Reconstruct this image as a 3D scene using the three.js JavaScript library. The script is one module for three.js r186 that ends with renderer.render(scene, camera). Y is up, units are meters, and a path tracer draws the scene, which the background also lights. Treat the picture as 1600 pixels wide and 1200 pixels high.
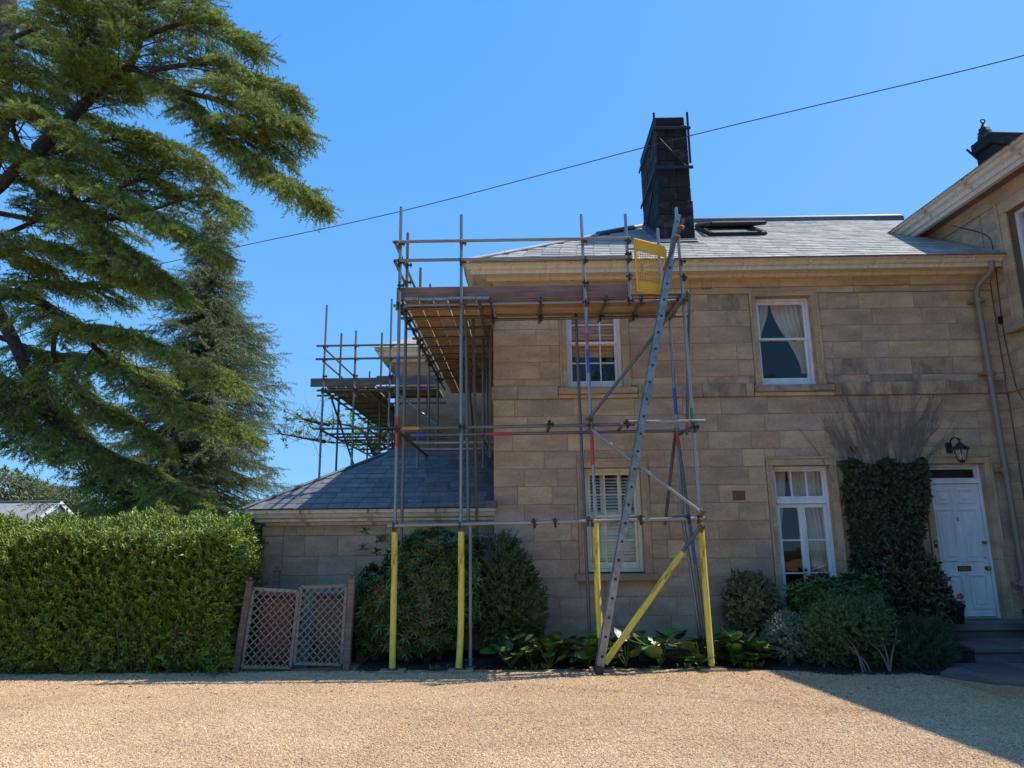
import * as THREE from 'three';
import { mergeGeometries } from 'three/addons/utils/BufferGeometryUtils.js';
import { FontLoader } from 'three/addons/loaders/FontLoader.js';
import { TextGeometry } from 'three/addons/geometries/TextGeometry.js';

// ------------------------------------------------------------------ camera, sky, sun, exposure
const scene = new THREE.Scene();
const camera = new THREE.PerspectiveCamera(56.77, 4 / 3, 0.1, 600);
camera.position.set(0, 1.78, 0);
camera.rotation.order = 'YXZ';
camera.rotation.set(THREE.MathUtils.degToRad(12.15), 0.015, -0.010);
const renderer = new THREE.WebGLRenderer({ antialias: true });
renderer.toneMapping = THREE.LinearToneMapping;
renderer.toneMappingExposure = 1.2;
renderer.shadowMap.enabled = true;

const SUN = new THREE.Vector3(0.565, 1, -0.112).normalize();
{ // clear summer sky: deep blue overhead, paler towards the horizon and round the sun
  const w = 512, h = 256, d = new Float32Array(w * h * 4);
  for (let j = 0; j < h; j++) for (let i = 0; i < w; i++) {
    const el = ((j + 0.5) / h - 0.5) * Math.PI, az = ((i + 0.5) / w - 0.5) * 2 * Math.PI;
    const x = Math.cos(el) * Math.cos(az), y = Math.sin(el), z = Math.cos(el) * Math.sin(az);
    const t = Math.pow(Math.max(0, y), 0.55), c = Math.max(0, x * SUN.x + y * SUN.y + z * SUN.z);
    const g = 0.16 * Math.pow(c, 3) + 0.35 * Math.pow(c, 24), k = (j * w + i) * 4;
    d[k] = 0.29 * (1 - t) + 0.022 * t + g * 0.85;
    d[k + 1] = 0.62 * (1 - t) + 0.225 * t + g * 1.2;
    d[k + 2] = 0.96 * (1 - t) + 0.72 * t + g * 1.5;
    d[k + 3] = 1;
  }
  const sky = new THREE.DataTexture(d, w, h, THREE.RGBAFormat, THREE.FloatType);
  sky.mapping = THREE.EquirectangularReflectionMapping; sky.magFilter = THREE.LinearFilter; sky.needsUpdate = true;
  scene.background = sky; scene.environment = sky;
}
const sun = new THREE.DirectionalLight(new THREE.Color(1, 0.94, 0.83), 4.8);
sun.target.position.set(0, 0, -11); sun.position.copy(SUN).multiplyScalar(60).add(sun.target.position); scene.add(sun, sun.target);
sun.castShadow = true; sun.shadow.mapSize.set(4096, 4096);
Object.assign(sun.shadow.camera, { left: -30, right: 30, top: 30, bottom: -30, near: 1, far: 150 });

// ------------------------------------------------------------------ helpers
let seed = 7;
const R = () => { seed = (seed + 0x6D2B79F5) | 0; let t = Math.imul(seed ^ (seed >>> 15), 1 | seed); t = (t + Math.imul(t ^ (t >>> 7), 61 | t)) ^ t; return ((t ^ (t >>> 14)) >>> 0) / 4294967296; };
const rr = (a, b) => a + (b - a) * R();
const pick = a => a[Math.floor(R() * a.length)];
const V = (x, y, z) => new THREE.Vector3(x, y, z);
const lerp = (a, b, t) => a + (b - a) * t, clamp = (v, a, b) => Math.min(b, Math.max(a, v));
function hash(i, j, s) { let n = Math.imul(i, 374761393) + Math.imul(j, 668265263) + Math.imul(s, 974711); n = Math.imul(n ^ (n >>> 13), 1274126177); return ((n ^ (n >>> 16)) >>> 0) / 4294967296; }
function noise(x, y, p, q, s = 1) { // value noise that repeats after p, q cells
  const i = Math.floor(x), j = Math.floor(y), f = x - i, g = y - j, u = f * f * (3 - 2 * f), v = g * g * (3 - 2 * g);
  const h = (a, b) => hash(((a % p) + p) % p, ((b % q) + q) % q, s);
  return lerp(lerp(h(i, j), h(i + 1, j), u), lerp(h(i, j + 1), h(i + 1, j + 1), u), v);
}
function fbm(u, v, cu, cv, oct, s) { let a = 0.5, t = 0, n = 0; for (let o = 0; o < oct; o++) { t += a * noise(u * cu, v * cv, cu, cv, s + o); n += a; a *= 0.55; cu *= 2; cv *= 2; } return t / n; }
function tex(n, metres, fn, srgb = true) { // fn(u, v) -> grey or [r, g, b], values as seen (sRGB) or data
  const d = new Uint8Array(n * n * 4);
  for (let j = 0; j < n; j++) for (let i = 0; i < n; i++) {
    const c = fn(i / n, j / n), k = (j * n + i) * 4, a = Array.isArray(c) ? c : [c, c, c];
    for (let m = 0; m < 3; m++) d[k + m] = clamp(a[m], 0, 1) * 255;
    d[k + 3] = 255;
  }
  const t = new THREE.DataTexture(d, n, n); t.wrapS = t.wrapT = THREE.RepeatWrapping; t.magFilter = THREE.LinearFilter; t.minFilter = THREE.LinearMipmapLinearFilter; t.generateMipmaps = true;
  t.repeat.set(1 / metres, 1 / metres); if (srgb) t.colorSpace = THREE.SRGBColorSpace; t.needsUpdate = true; return t;
}
const mat = (r, g, b, rough = 0.85, o = {}) => new THREE.MeshStandardMaterial({ color: new THREE.Color().setRGB(r, g, b), roughness: rough, ...o });
const leafMat = (r, g, b, tr = 0.3, o = {}) => new THREE.MeshPhysicalMaterial({ color: new THREE.Color().setRGB(r, g, b), roughness: 0.62, transmission: tr, thickness: 0, side: THREE.DoubleSide, ...o });

const used = {};
function numbered(n) { const k = used[n] = (used[n] ?? -1) + 1; return k ? `${n}_${String(k).padStart(3, '0')}` : n; }
function tag(o, label, category, group, kind) { if (label) o.userData.label = label; if (category) o.userData.category = category; if (group) o.userData.group = group; if (kind) o.userData.kind = kind; return o; }
function thing(name, label, category, at = [0, 0, 0], group) { const g = new THREE.Group(); g.name = numbered(name); g.position.set(...at); scene.add(g); return tag(g, label, category, group); }
// everything is written in world metres; put() makes it relative to the parent (things stand unturned unless cloned)
function put(o, parent) {
  if (parent && parent !== scene) { const p = V(0, 0, 0); for (let a = parent; a && a !== scene; a = a.parent) p.add(a.position); o.position.sub(p); parent.add(o); } else scene.add(o);
  return o;
}
const joined = l => mergeGeometries(l.map(g => g.index ? g.toNonIndexed() : g));
function part(parent, name, geo, m, stuff) { const o = new THREE.Mesh(Array.isArray(geo) ? joined(geo) : geo, m); o.name = name; o.castShadow = o.receiveShadow = true; if (stuff) o.userData.kind = 'stuff'; return put(o, parent); }
function sub(parent, name) { const g = new THREE.Group(); g.name = name; return put(g, parent); }
function structure(name, geo, m) { const o = part(scene, numbered(name), geo, m); o.userData.kind = 'structure'; return o; }

function soup(pos, uv) { const g = new THREE.BufferGeometry(); g.setAttribute('position', new THREE.Float32BufferAttribute(pos, 3)); g.setAttribute('uv', new THREE.Float32BufferAttribute(uv, 2)); g.computeVertexNormals(); return g; }
function boxUv(pos, off) { // metres, by the way each triangle faces
  const uv = [], a = V(), b = V(), c = V();
  for (let i = 0; i < pos.length; i += 9) {
    a.set(pos[i], pos[i + 1], pos[i + 2]); b.set(pos[i + 3], pos[i + 4], pos[i + 5]).sub(a); c.set(pos[i + 6], pos[i + 7], pos[i + 8]).sub(a); b.cross(c);
    const x = Math.abs(b.x), y = Math.abs(b.y), z = Math.abs(b.z);
    for (let k = 0; k < 9; k += 3) { const p = [pos[i + k], pos[i + k + 1], pos[i + k + 2]]; const q = x >= y && x >= z ? [p[2], p[1]] : y >= z ? [p[0], p[2]] : [p[0], p[1]]; uv.push(q[0] + off[0], q[1] + off[1]); }
  }
  return uv;
}
function cbox(x0, x1, y0, y1, z0, z1, b = 0, off = [0, 0], turn) { // box with chamfered edges; turn(p) may bend the points
  const lo = [x0, y0, z0], hi = [x1, y1, z1], c = [0, 1, 2].map(i => (lo[i] + hi[i]) / 2), h = [0, 1, 2].map(i => (hi[i] - lo[i]) / 2), pos = [];
  b = Math.min(b, h[0] * 0.9, h[1] * 0.9, h[2] * 0.9);
  const P = (s, ax) => [0, 1, 2].map(i => c[i] + s[i] * (h[i] - (i === ax ? 0 : b)));
  const tri = (p, q, r) => {
    const n = V(...q).sub(V(...p)).cross(V(...r).sub(V(...p))), m = V((p[0] + q[0] + r[0]) / 3 - c[0], (p[1] + q[1] + r[1]) / 3 - c[1], (p[2] + q[2] + r[2]) / 3 - c[2]);
    const t = n.dot(m) < 0 ? [p, r, q] : [p, q, r]; for (const v of t) pos.push(...(turn ? turn(v) : v));
  };
  const quad = (p, q, r, s) => { tri(p, q, r); tri(p, r, s); };
  for (let a = 0; a < 3; a++) { const u = (a + 1) % 3, v = (a + 2) % 3; for (const s of [-1, 1]) { const f = (i, j) => { const t = [0, 0, 0]; t[a] = s; t[u] = i; t[v] = j; return P(t, a); }; quad(f(-1, -1), f(1, -1), f(1, 1), f(-1, 1)); } }
  if (b > 0) {
    for (let a = 0; a < 3; a++) { const e = (a + 1) % 3, w = (a + 2) % 3; for (const s of [-1, 1]) for (const t of [-1, 1]) { const f = (k, ax) => { const q = [0, 0, 0]; q[a] = s; q[e] = t; q[w] = k; return P(q, ax); }; quad(f(-1, a), f(1, a), f(1, e), f(-1, e)); } }
    for (const i of [-1, 1]) for (const j of [-1, 1]) for (const k of [-1, 1]) tri(P([i, j, k], 0), P([i, j, k], 1), P([i, j, k], 2));
  }
  return soup(pos, boxUv(pos, off));
}
const rod = new THREE.CylinderGeometry(1, 1, 1, 14, 1); // shared unit rod along y
function aim(o, p, q, r) { o.position.copy(p).add(q).multiplyScalar(0.5); o.quaternion.setFromUnitVectors(V(0, 1, 0), q.clone().sub(p).normalize()); o.scale.set(r, p.distanceTo(q), r); return o; }
function tubeMesh(parent, name, p, q, r, m) { const o = new THREE.Mesh(rod, m); o.name = name; o.castShadow = o.receiveShadow = true; aim(o, V(...p), V(...q), r); return put(o, parent); }
function rodGeo(p, q, r0, r1 = r0, n = 6) { const a = V(...p), b = V(...q), g = new THREE.CylinderGeometry(r1, r0, a.distanceTo(b), n, 1); g.applyQuaternion(new THREE.Quaternion().setFromUnitVectors(V(0, 1, 0), b.clone().sub(a).normalize())); g.translate((a.x + b.x) / 2, (a.y + b.y) / 2, (a.z + b.z) / 2); return g; }
function limbGeo(pts, r0, r1, n = 7, wob = 0) { // tapered bent tube through points
  const c = new THREE.CatmullRomCurve3(pts), L = Math.max(3, Math.round(pts.length * 3)), pos = [], uv = [], idx = [], f = c.computeFrenetFrames(L, false);
  for (let i = 0; i <= L; i++) { const t = i / L, p = c.getPoint(t), r = lerp(r0, r1, Math.pow(t, 0.8)); for (let j = 0; j <= n; j++) { const a = j / n * 2 * Math.PI, k = r * (1 + wob * Math.sin(a * 3 + i * 1.7)); const v = p.clone().addScaledVector(f.normals[i], Math.cos(a) * k).addScaledVector(f.binormals[i], Math.sin(a) * k); pos.push(v.x, v.y, v.z); uv.push(j / n * 6.3 * r0, t * c.getLength()); } }
  for (let i = 0; i < L; i++) for (let j = 0; j < n; j++) { const a = i * (n + 1) + j, b = a + n + 1; idx.push(a, a + 1, b, b, a + 1, b + 1); }
  const g = new THREE.BufferGeometry(); g.setAttribute('position', new THREE.Float32BufferAttribute(pos, 3)); g.setAttribute('uv', new THREE.Float32BufferAttribute(uv, 2)); g.setIndex(idx); g.computeVertexNormals(); return g;
}
function sweep(profile, path, turnUv = 0) { // profile: [out, up]; path: [[x, z, ox, oz]] corner points and the way 'out' points there
  const pos = [];
  for (let i = 0; i + 1 < path.length; i++) for (let k = 0; k + 1 < profile.length; k++) {
    const P = (c, p) => [c[0] + c[2] * p[0], p[1], c[1] + c[3] * p[0]];
    const a = P(path[i], profile[k]), b = P(path[i + 1], profile[k]), c = P(path[i + 1], profile[k + 1]), d = P(path[i], profile[k + 1]);
    pos.push(...a, ...b, ...c, ...a, ...c, ...d);
  }
  return soup(pos, boxUv(pos, [0, 0]));
}
function poly(points) { // flat convex polygon, fan
  const pos = []; for (let i = 1; i + 1 < points.length; i++) pos.push(...points[0], ...points[i], ...points[i + 1]);
  return soup(pos, boxUv(pos, [0, 0]));
}
function instanced(parent, name, geo, m, mats, colors) {
  const o = new THREE.InstancedMesh(geo, m, mats.length); o.name = name; mats.forEach((x, i) => o.setMatrixAt(i, x)); if (colors) colors.forEach((c, i) => o.setColorAt(i, c));
  o.castShadow = o.receiveShadow = true; o.userData.kind = 'stuff'; return put(o, parent);
}
const M4 = (p, q, s) => new THREE.Matrix4().compose(p, q, s instanceof THREE.Vector3 ? s : V(s, s, s));

// ------------------------------------------------------------------ textures and materials
const T = {
  stone: tex(512, 1.6, (u, v) => { const a = fbm(u, v, 3, 10, 5, 3), b = fbm(u, v, 64, 64, 2, 9), c = fbm(u, v, 4, 4, 4, 21); return [0.76 + 0.30 * a + 0.12 * (b - 0.5) + 0.14 * (c - 0.5), 0.75 + 0.30 * a + 0.12 * (b - 0.5) + 0.09 * (c - 0.5), 0.74 + 0.30 * a + 0.12 * (b - 0.5) + 0.05 * (c - 0.5)]; }),
  stained: tex(512, 1.6, (u, v) => { const a = fbm(u, v, 3, 10, 5, 3), b = fbm(u, v, 64, 64, 2, 9), s = clamp((fbm(u, v, 9, 4, 4, 33) - 0.42) * 4, 0, 1) * (0.55 + 0.45 * fbm(u, v, 40, 16, 2, 36)); return [0.80 + 0.25 * a + 0.12 * (b - 0.5) - 0.24 * s, 0.79 + 0.25 * a + 0.12 * (b - 0.5) - 0.22 * s, 0.78 + 0.25 * a + 0.12 * (b - 0.5) - 0.18 * s]; }),
  stoneBump: tex(512, 1.6, (u, v) => 0.5 * fbm(u, v, 6, 24, 4, 5) + 0.5 * fbm(u, v, 70, 70, 2, 31), false),
  wood: tex(512, 0.9, (u, v) => { const g = fbm(u, v, 2, 40, 4, 12), k = fbm(u, v, 3, 6, 3, 17); return 0.64 + 0.38 * g + 0.25 * (k - 0.5); }),
  slate: tex(256, 0.9, (u, v) => 0.72 + 0.36 * fbm(u, v, 5, 9, 5, 40) + 0.1 * (fbm(u, v, 50, 50, 2, 44) - 0.5)),
  slateBump: tex(256, 0.5, (u, v) => fbm(u, v, 12, 20, 4, 47), false),
  metal: tex(256, 0.6, (u, v) => 0.62 + 0.3 * fbm(u, v, 10, 10, 4, 60) + 0.16 * (fbm(u, v, 3, 3, 3, 61) - 0.5)),
  metalRough: tex(256, 0.6, (u, v) => 0.3 + 0.5 * fbm(u, v, 10, 10, 4, 63), false),
  gravel: tex(512, 0.55, (u, v) => { const a = fbm(u, v, 40, 40, 2, 70), b = fbm(u, v, 5, 5, 3, 73), c = noise(u * 56, v * 56, 56, 56, 79); return [0.52 + 0.5 * a * c + 0.1 * b + 0.08, 0.44 + 0.5 * a * c + 0.1 * b + 0.03, 0.34 + 0.46 * a * c + 0.1 * b]; }),
  gravelBump: tex(512, 0.55, (u, v) => fbm(u, v, 44, 44, 3, 75), false),
  earth: tex(256, 1.2, (u, v) => 0.4 + 0.6 * fbm(u, v, 20, 20, 4, 80)),
  paint: tex(256, 1.3, (u, v) => 0.86 + 0.14 * fbm(u, v, 14, 6, 4, 90)),
  old: tex(256, 1.1, (u, v) => { const a = fbm(u, v, 5, 5, 5, 95), b = fbm(u, v, 24, 10, 3, 97); const d = clamp((a - 0.56) * 5, 0, 1) * clamp((b - 0.35) * 3, 0, 1); return [0.95 - 0.3 * d - 0.1 * b, 0.93 - 0.34 * d - 0.1 * b, 0.9 - 0.4 * d - 0.1 * b]; }),
  soot: tex(512, 1.3, (u, v) => { const a = fbm(u, v, 6, 9, 5, 101), b = fbm(u, v, 22, 26, 3, 104), d = clamp((a - 0.5) * 5, 0, 1) * b; return [0.30 + 0.55 * d + 0.2 * (b - 0.5), 0.29 + 0.53 * d + 0.2 * (b - 0.5), 0.30 + 0.46 * d + 0.2 * (b - 0.5)]; }),
  bark: tex(256, 0.8, (u, v) => 0.4 + 0.6 * fbm(u, v, 26, 8, 4, 110)),
  barkBump: tex(256, 0.8, (u, v) => fbm(u, v, 26, 8, 4, 112), false),
};
const stoneMat = (r, g, b) => mat(r, g, b, 0.92, { map: T.stone, bumpMap: T.stoneBump, bumpScale: 0.005 });
const STONE = [[0.575, 0.425, 0.27], [0.595, 0.445, 0.27], [0.56, 0.405, 0.26], [0.545, 0.39, 0.265], [0.62, 0.46, 0.27], [0.55, 0.41, 0.28], [0.57, 0.395, 0.26], [0.515, 0.375, 0.265], [0.56, 0.42, 0.28], [0.53, 0.395, 0.28]].map(c => stoneMat(...c));
const STAIN = [[0.53, 0.405, 0.265], [0.50, 0.38, 0.26]].map(q => mat(...q, 0.92, { map: T.stained, bumpMap: T.stoneBump, bumpScale: 0.008 }));
const M = {
  mortar: mat(0.30, 0.23, 0.155, 0.95, { map: T.stone }),
  dress: stoneMat(0.58, 0.435, 0.26), dressDark: stoneMat(0.40, 0.30, 0.19),
  cornice: mat(0.84, 0.77, 0.62, 0.75, { map: T.old }),
  frieze: stoneMat(0.62, 0.45, 0.245), paleCornice: mat(0.76, 0.72, 0.64, 0.75, { map: T.old }),
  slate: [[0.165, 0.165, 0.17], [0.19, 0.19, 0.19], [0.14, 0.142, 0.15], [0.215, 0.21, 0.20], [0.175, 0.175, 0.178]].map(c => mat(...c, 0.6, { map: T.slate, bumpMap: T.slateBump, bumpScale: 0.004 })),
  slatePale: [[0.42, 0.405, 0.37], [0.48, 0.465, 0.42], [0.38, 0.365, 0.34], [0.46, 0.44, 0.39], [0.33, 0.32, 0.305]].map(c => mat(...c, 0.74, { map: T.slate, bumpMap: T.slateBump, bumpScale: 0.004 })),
  lead: mat(0.17, 0.19, 0.22, 0.5, { map: T.metal }),
  white: mat(0.88, 0.88, 0.87, 0.42, { map: T.paint }), cream: mat(0.84, 0.78, 0.56, 0.5, { map: T.paint }),
  glass: new THREE.MeshPhysicalMaterial({ color: 0xffffff, roughness: 0.015, transmission: 1, thickness: 0, ior: 1.5 }),
  dark: mat(0.03, 0.03, 0.035, 0.9), room: mat(0.16, 0.14, 0.12, 0.95), black: mat(0.018, 0.018, 0.02, 0.45), iron: mat(0.02, 0.021, 0.024, 0.6, { map: T.metal }),
  curtain: mat(0.60, 0.55, 0.42, 0.95, { side: THREE.DoubleSide }), brass: mat(0.35, 0.25, 0.10, 0.35, { metalness: 0.8 }),
  blind: mat(0.70, 0.42, 0.20, 0.7, { map: T.wood }),
  tube: mat(0.52, 0.53, 0.52, 0.5, { metalness: 0.35, map: T.metal, roughnessMap: T.metalRough }), tubeDull: mat(0.27, 0.26, 0.235, 0.6, { metalness: 0.25, map: T.metal, roughnessMap: T.metalRough }),
  tubeRust: mat(0.27, 0.19, 0.14, 0.65, { metalness: 0.3, map: T.metal }), tubeBlue: mat(0.42, 0.45, 0.45, 0.5, { metalness: 0.35, map: T.metal, roughnessMap: T.metalRough }),
  coupler: mat(0.06, 0.05, 0.042, 0.6, { metalness: 0.5 }), couplerRust: mat(0.16, 0.10, 0.06, 0.7, { metalness: 0.3 }),
  red: mat(0.45, 0.05, 0.05, 0.55), blue: mat(0.04, 0.09, 0.38, 0.5), green: mat(0.02, 0.20, 0.08, 0.5), orange: mat(0.55, 0.22, 0.07, 0.6),
  board: [[0.62, 0.46, 0.28], [0.55, 0.39, 0.225], [0.67, 0.50, 0.32], [0.56, 0.37, 0.215]].map(c => mat(...c, 0.85, { map: T.wood })), toe: mat(0.30, 0.185, 0.15, 0.85, { map: T.wood }), toeGrey: mat(0.22, 0.205, 0.18, 0.85, { map: T.wood }),
  foam: mat(0.82, 0.74, 0.13, 0.65, { map: T.old }), gate: mat(0.75, 0.42, 0.025, 0.5), alu: mat(0.42, 0.44, 0.44, 0.5, { metalness: 0.4, map: T.metal, roughnessMap: T.metalRough }),
  timber: mat(0.25, 0.195, 0.145, 0.85, { map: T.wood }), lattice: mat(0.35, 0.305, 0.24, 0.85, { map: T.wood }),
  bark: mat(0.13, 0.088, 0.066, 0.95, { map: T.bark, bumpMap: T.barkBump, bumpScale: 0.03 }), twig: mat(0.10, 0.07, 0.05, 0.95), greyTwig: mat(0.25, 0.205, 0.165, 0.95),
  gravel: mat(0.86, 0.73, 0.56, 0.95, { map: T.gravel, bumpMap: T.gravelBump, bumpScale: 0.012 }), soil: mat(0.055, 0.04, 0.03, 1, { map: T.earth }), grass: mat(0.10, 0.15, 0.045, 1, { map: T.earth }),
  paving: [[0.17, 0.155, 0.14], [0.20, 0.18, 0.155], [0.145, 0.135, 0.13]].map(c => mat(...c, 0.8, { map: T.stone, bumpMap: T.stoneBump, bumpScale: 0.004 })),
  pipe: mat(0.30, 0.235, 0.175, 0.55, { map: T.paint }), brickRed: mat(0.33, 0.075, 0.045, 0.85), soot: mat(0.085, 0.08, 0.082, 0.85, { map: T.soot, bumpMap: T.stoneBump, bumpScale: 0.01 }),
};

// ------------------------------------------------------------------ ground
structure('ground', poly([[-300, -0.012, 60], [300, -0.012, 60], [300, -0.012, -400], [-300, -0.012, -400]].map(p => p)), M.grass);
const gy = z => clamp((z + 9.9) * 0.027, 0, 0.2);
{ const zs = [-12.2, -9.9, -2.5, 20], pos = []; for (let i = 0; i < 3; i++) { const p = (x, z) => [x, gy(z), z]; pos.push(...p(-20, zs[i + 1]), ...p(20, zs[i + 1]), ...p(20, zs[i]), ...p(-20, zs[i + 1]), ...p(20, zs[i]), ...p(-20, zs[i])); } structure('gravel_drive', soup(pos, boxUv(pos, [0, 0])), M.gravel); }
{ // soil of the planting strip along the wall, and its ragged front edge
  const edge = []; for (let i = 0; i <= 40; i++) { const x = lerp(-2.35, 6.3, i / 40); edge.push([x, 0.03 * Math.sin(i * 1.3) + (x < 3.1 ? -10.34 : lerp(-10.34, -9.72, clamp((x - 3.1) / 1, 0, 1))) + 0.03 * Math.sin(i * 2.9)]); }
  const pos = [], n = 5;
  const P = (i, k) => { const [x, z] = edge[i], t = k / n; return [x, 0.004 + 0.05 * Math.sin(t * Math.PI * 0.5) + 0.012 * Math.sin(i * 2.1 + k * 1.7) * (t > 0 ? 1 : 0), lerp(z, -11.75, t)]; };
  for (let i = 0; i < 40; i++) for (let k = 0; k < n; k++) { const a = P(i, k), b = P(i + 1, k), c = P(i + 1, k + 1), d = P(i, k + 1); pos.push(...a, ...b, ...c, ...a, ...c, ...d); }
  structure('flower_bed', soup(pos, boxUv(pos, [0, 0])), M.soil);
}
// ------------------------------------------------------------------ masonry helpers
function cut(r, holes) { // rectangle minus rectangles
  let list = [r];
  for (const h of holes) list = list.flatMap(q => {
    const x0 = Math.max(q[0], h[0]), x1 = Math.min(q[1], h[1]), y0 = Math.max(q[2], h[2]), y1 = Math.min(q[3], h[3]);
    if (x0 >= x1 || y0 >= y1) return [q];
    return [[q[0], x0, q[2], q[3]], [x1, q[1], q[2], q[3]], [x0, x1, q[2], y0], [x0, x1, y1, q[3]]].filter(k => k[1] - k[0] > 0.03 && k[3] - k[2] > 0.03);
  });
  return list;
}
// one mesh per ashlar block on a wall; place(u, y, out) maps wall metres to the world
function ashlar(parent, u0, u1, courses, holes, place, mats = STONE, wide = [0.42, 1.0], tone) {
  let n = 0;
  for (let c = 0; c + 1 < courses.length; c++) {
    let u = u0 - rr(0, 0.3);
    while (u < u1) {
      const w = rr(...wide), a = Math.max(u0, u), b = u1 - (u + w) < 0.16 ? u1 : Math.min(u1, u + w);
      u = b === u1 ? u1 : u + w;
      if (b - a < 0.06) continue;
      const m = tone ? tone((a + b) / 2, courses[c]) : pick(mats), proud = rr(-0.0015, 0.0025), off = [rr(0, 9), rr(0, 9)];
      for (const q of cut([a, b, courses[c], courses[c + 1]], holes)) {
        const g = 0.0022;
        part(parent, 'stone_block', place(q[0] + g, q[1] - g, q[2] + g, q[3] - g, proud, off), m); n++;
      }
    }
  }
  return n;
}
function wallShape(u0, u1, y0, y1, holes, depth) {
  const s = new THREE.Shape([new THREE.Vector2(u0, y0), new THREE.Vector2(u1, y0), new THREE.Vector2(u1, y1), new THREE.Vector2(u0, y1)]);
  for (const h of holes) s.holes.push(new THREE.Path([new THREE.Vector2(h[0], h[2]), new THREE.Vector2(h[0], h[3]), new THREE.Vector2(h[1], h[3]), new THREE.Vector2(h[1], h[2])]));
  return new THREE.ExtrudeGeometry(s, { depth, bevelEnabled: false });
}
// ------------------------------------------------------------------ the main house
const W = -11.7;
const house = thing('stone_house', 'two-storey sandstone house front with slate roof, sash windows and white door behind the scaffold', 'house', [3.7, 0, W]);
const OPEN = { ul: [0.755, 1.70, 4.247, 5.78], ur: [4.02, 4.96, 4.247, 5.78], ll: [0.99, 1.915, 1.22, 2.875], fr: [4.07, 4.985, 0.40, 2.875], door: [6.58, 7.48, 0.463, 2.875] };
const holes = Object.values(OPEN);
const facade = part(house, 'facade_wall', wallShape(-0.49, 8.05, 0, 6.12, holes.map(h => [h[0] - 0.02, h[1] + 0.02, h[2] - 0.02, h[3] + 0.02]), 0.35).translate(0, 0, W - 0.358), M.mortar);
{
  const low = [0, 0.22]; for (let k = 0; k < 13; k++) low.push(0.26 + 0.29 * (k + 1)); low[low.length - 1] = 4.03;
  const up = [4.25, 4.38, 4.67, 4.96, 5.25, 5.54, 5.83];
  const sur = { ul: [0.64, 1.82, 4.2, 5.9], ur: [3.905, 5.075, 4.2, 5.9], ll: [0.875, 2.03, 1.1, 3.02], fr: [3.955, 5.10, 0, 3.02], door: [6.465, 7.60, 0, 3.02] };
  const vents = [[3.11, 3.28, 5.92, 6.07], [3.385, 3.585, 2.33, 2.475], [5.305, 5.48, 3.055, 3.175]];
  const ex = [...Object.values(sur), vents[1], vents[2]];
  const place = (a, b, c, d, p, off) => cbox(a, b, c, d, W - 0.05, W + p, 0.004, off);
  // warmer stone near the left corner, greyer and pinker ones to the right, as the quarry beds fell
  const tone = (x, y) => { const k = R(); if (x > 3.3 && x < 3.92 && y > 4.2 && y < 5.6 && k < 0.7) return STAIN[0]; if (x > 4.9 && x < 7.3 && y > 3.7 && y < 4.6 && k < 0.5) return STAIN[1]; if (x < 1 && y > 3.4) return STONE[k < 0.35 ? 4 : k < 0.65 ? 1 : k < 0.85 ? 0 : 3]; if (y < 1.3) return STONE[[3, 5, 7, 9, 8][Math.floor(k * 5)]]; return STONE[Math.floor(k * 10)]; };
  ashlar(facade, -0.49, 8.04, low, ex, place, STONE, [0.42, 1.02], tone);
  ashlar(facade, -0.49, 8.04, up, ex, place, STONE, [0.42, 1.02], tone);
  // plain frieze of two bands under the cornice
  let x = -0.49; while (x < 8.04) { const w = Math.min(rr(0.9, 1.6), 8.04 - x); part(facade, 'frieze_stone', cbox(x + 0.002, x + w - 0.002, 5.832, 5.94, W - 0.05, W + 0.02, 0.004, [x, R()]), pick([M.frieze, M.dress, STONE[1]])); part(facade, 'frieze_stone', cbox(x + 0.002, x + w - 0.002, 5.944, 6.12, W - 0.05, W + 0.035, 0.004, [x, R()]), pick([M.frieze, M.dress, STONE[4]])); x += w; }
  // string course of separate stones between the sills
  x = -0.53; while (x < 8.04) { let w = Math.min(rr(0.4, 0.95), 8.04 - x); if (8.04 - x - w < 0.2) w = 8.04 - x; for (const q of cut([x, x + w, 4.03, 4.25], [[0.60, 1.93, 4.09, 4.25], [3.86, 5.19, 4.09, 4.25]])) part(facade, 'string_course_stone', cbox(q[0] + 0.002, q[1] - 0.002, q[2], q[3], W - 0.05, W + 0.045, 0.012, [x, R()]), x > 4.9 ? pick(STAIN) : pick([STONE[5], STONE[7], STONE[9], STAIN[0], M.dressDark])); x += w; }
  // moulded stone surrounds: jambs in two stones, lintel, a raised outer fillet
  for (const k of Object.keys(sur)) {
    const s = sur[k], o = OPEN[k], y0 = k === 'fr' || k === 'door' ? 0.0 : o[2] - 0.03, m = k === 'll' ? [STONE[3], STONE[2]] : [M.dress, STONE[0]];
    for (const [a, b, f] of [[s[0], o[0], s[0]], [o[1], s[1], s[1] - 0.035]]) {
      const mid = lerp(y0, o[3], 0.47);
      part(facade, 'jamb_stone', cbox(a, b, y0, mid - 0.002, W - 0.30, W + 0.012, 0.005, [a, R()]), m[0]); part(facade, 'jamb_stone', cbox(a, b, mid + 0.002, o[3], W - 0.30, W + 0.012, 0.005, [a, R()]), m[1]);
      part(facade, 'fillet', cbox(f, f + 0.035, y0, s[3], W - 0.02, W + 0.034, 0.006, [a, R()]), m[0]);
    }
    part(facade, 'lintel', cbox(s[0], s[1], o[3] + 0.003, s[3], W - 0.30, W + 0.014, 0.005, [s[0], R()]), m[1]);
    part(facade, 'fillet', cbox(s[0] + 0.037, s[1] - 0.037, s[3] - 0.035, s[3], W - 0.02, W + 0.036, 0.006, [s[0], R()]), m[1]);
  }
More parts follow.
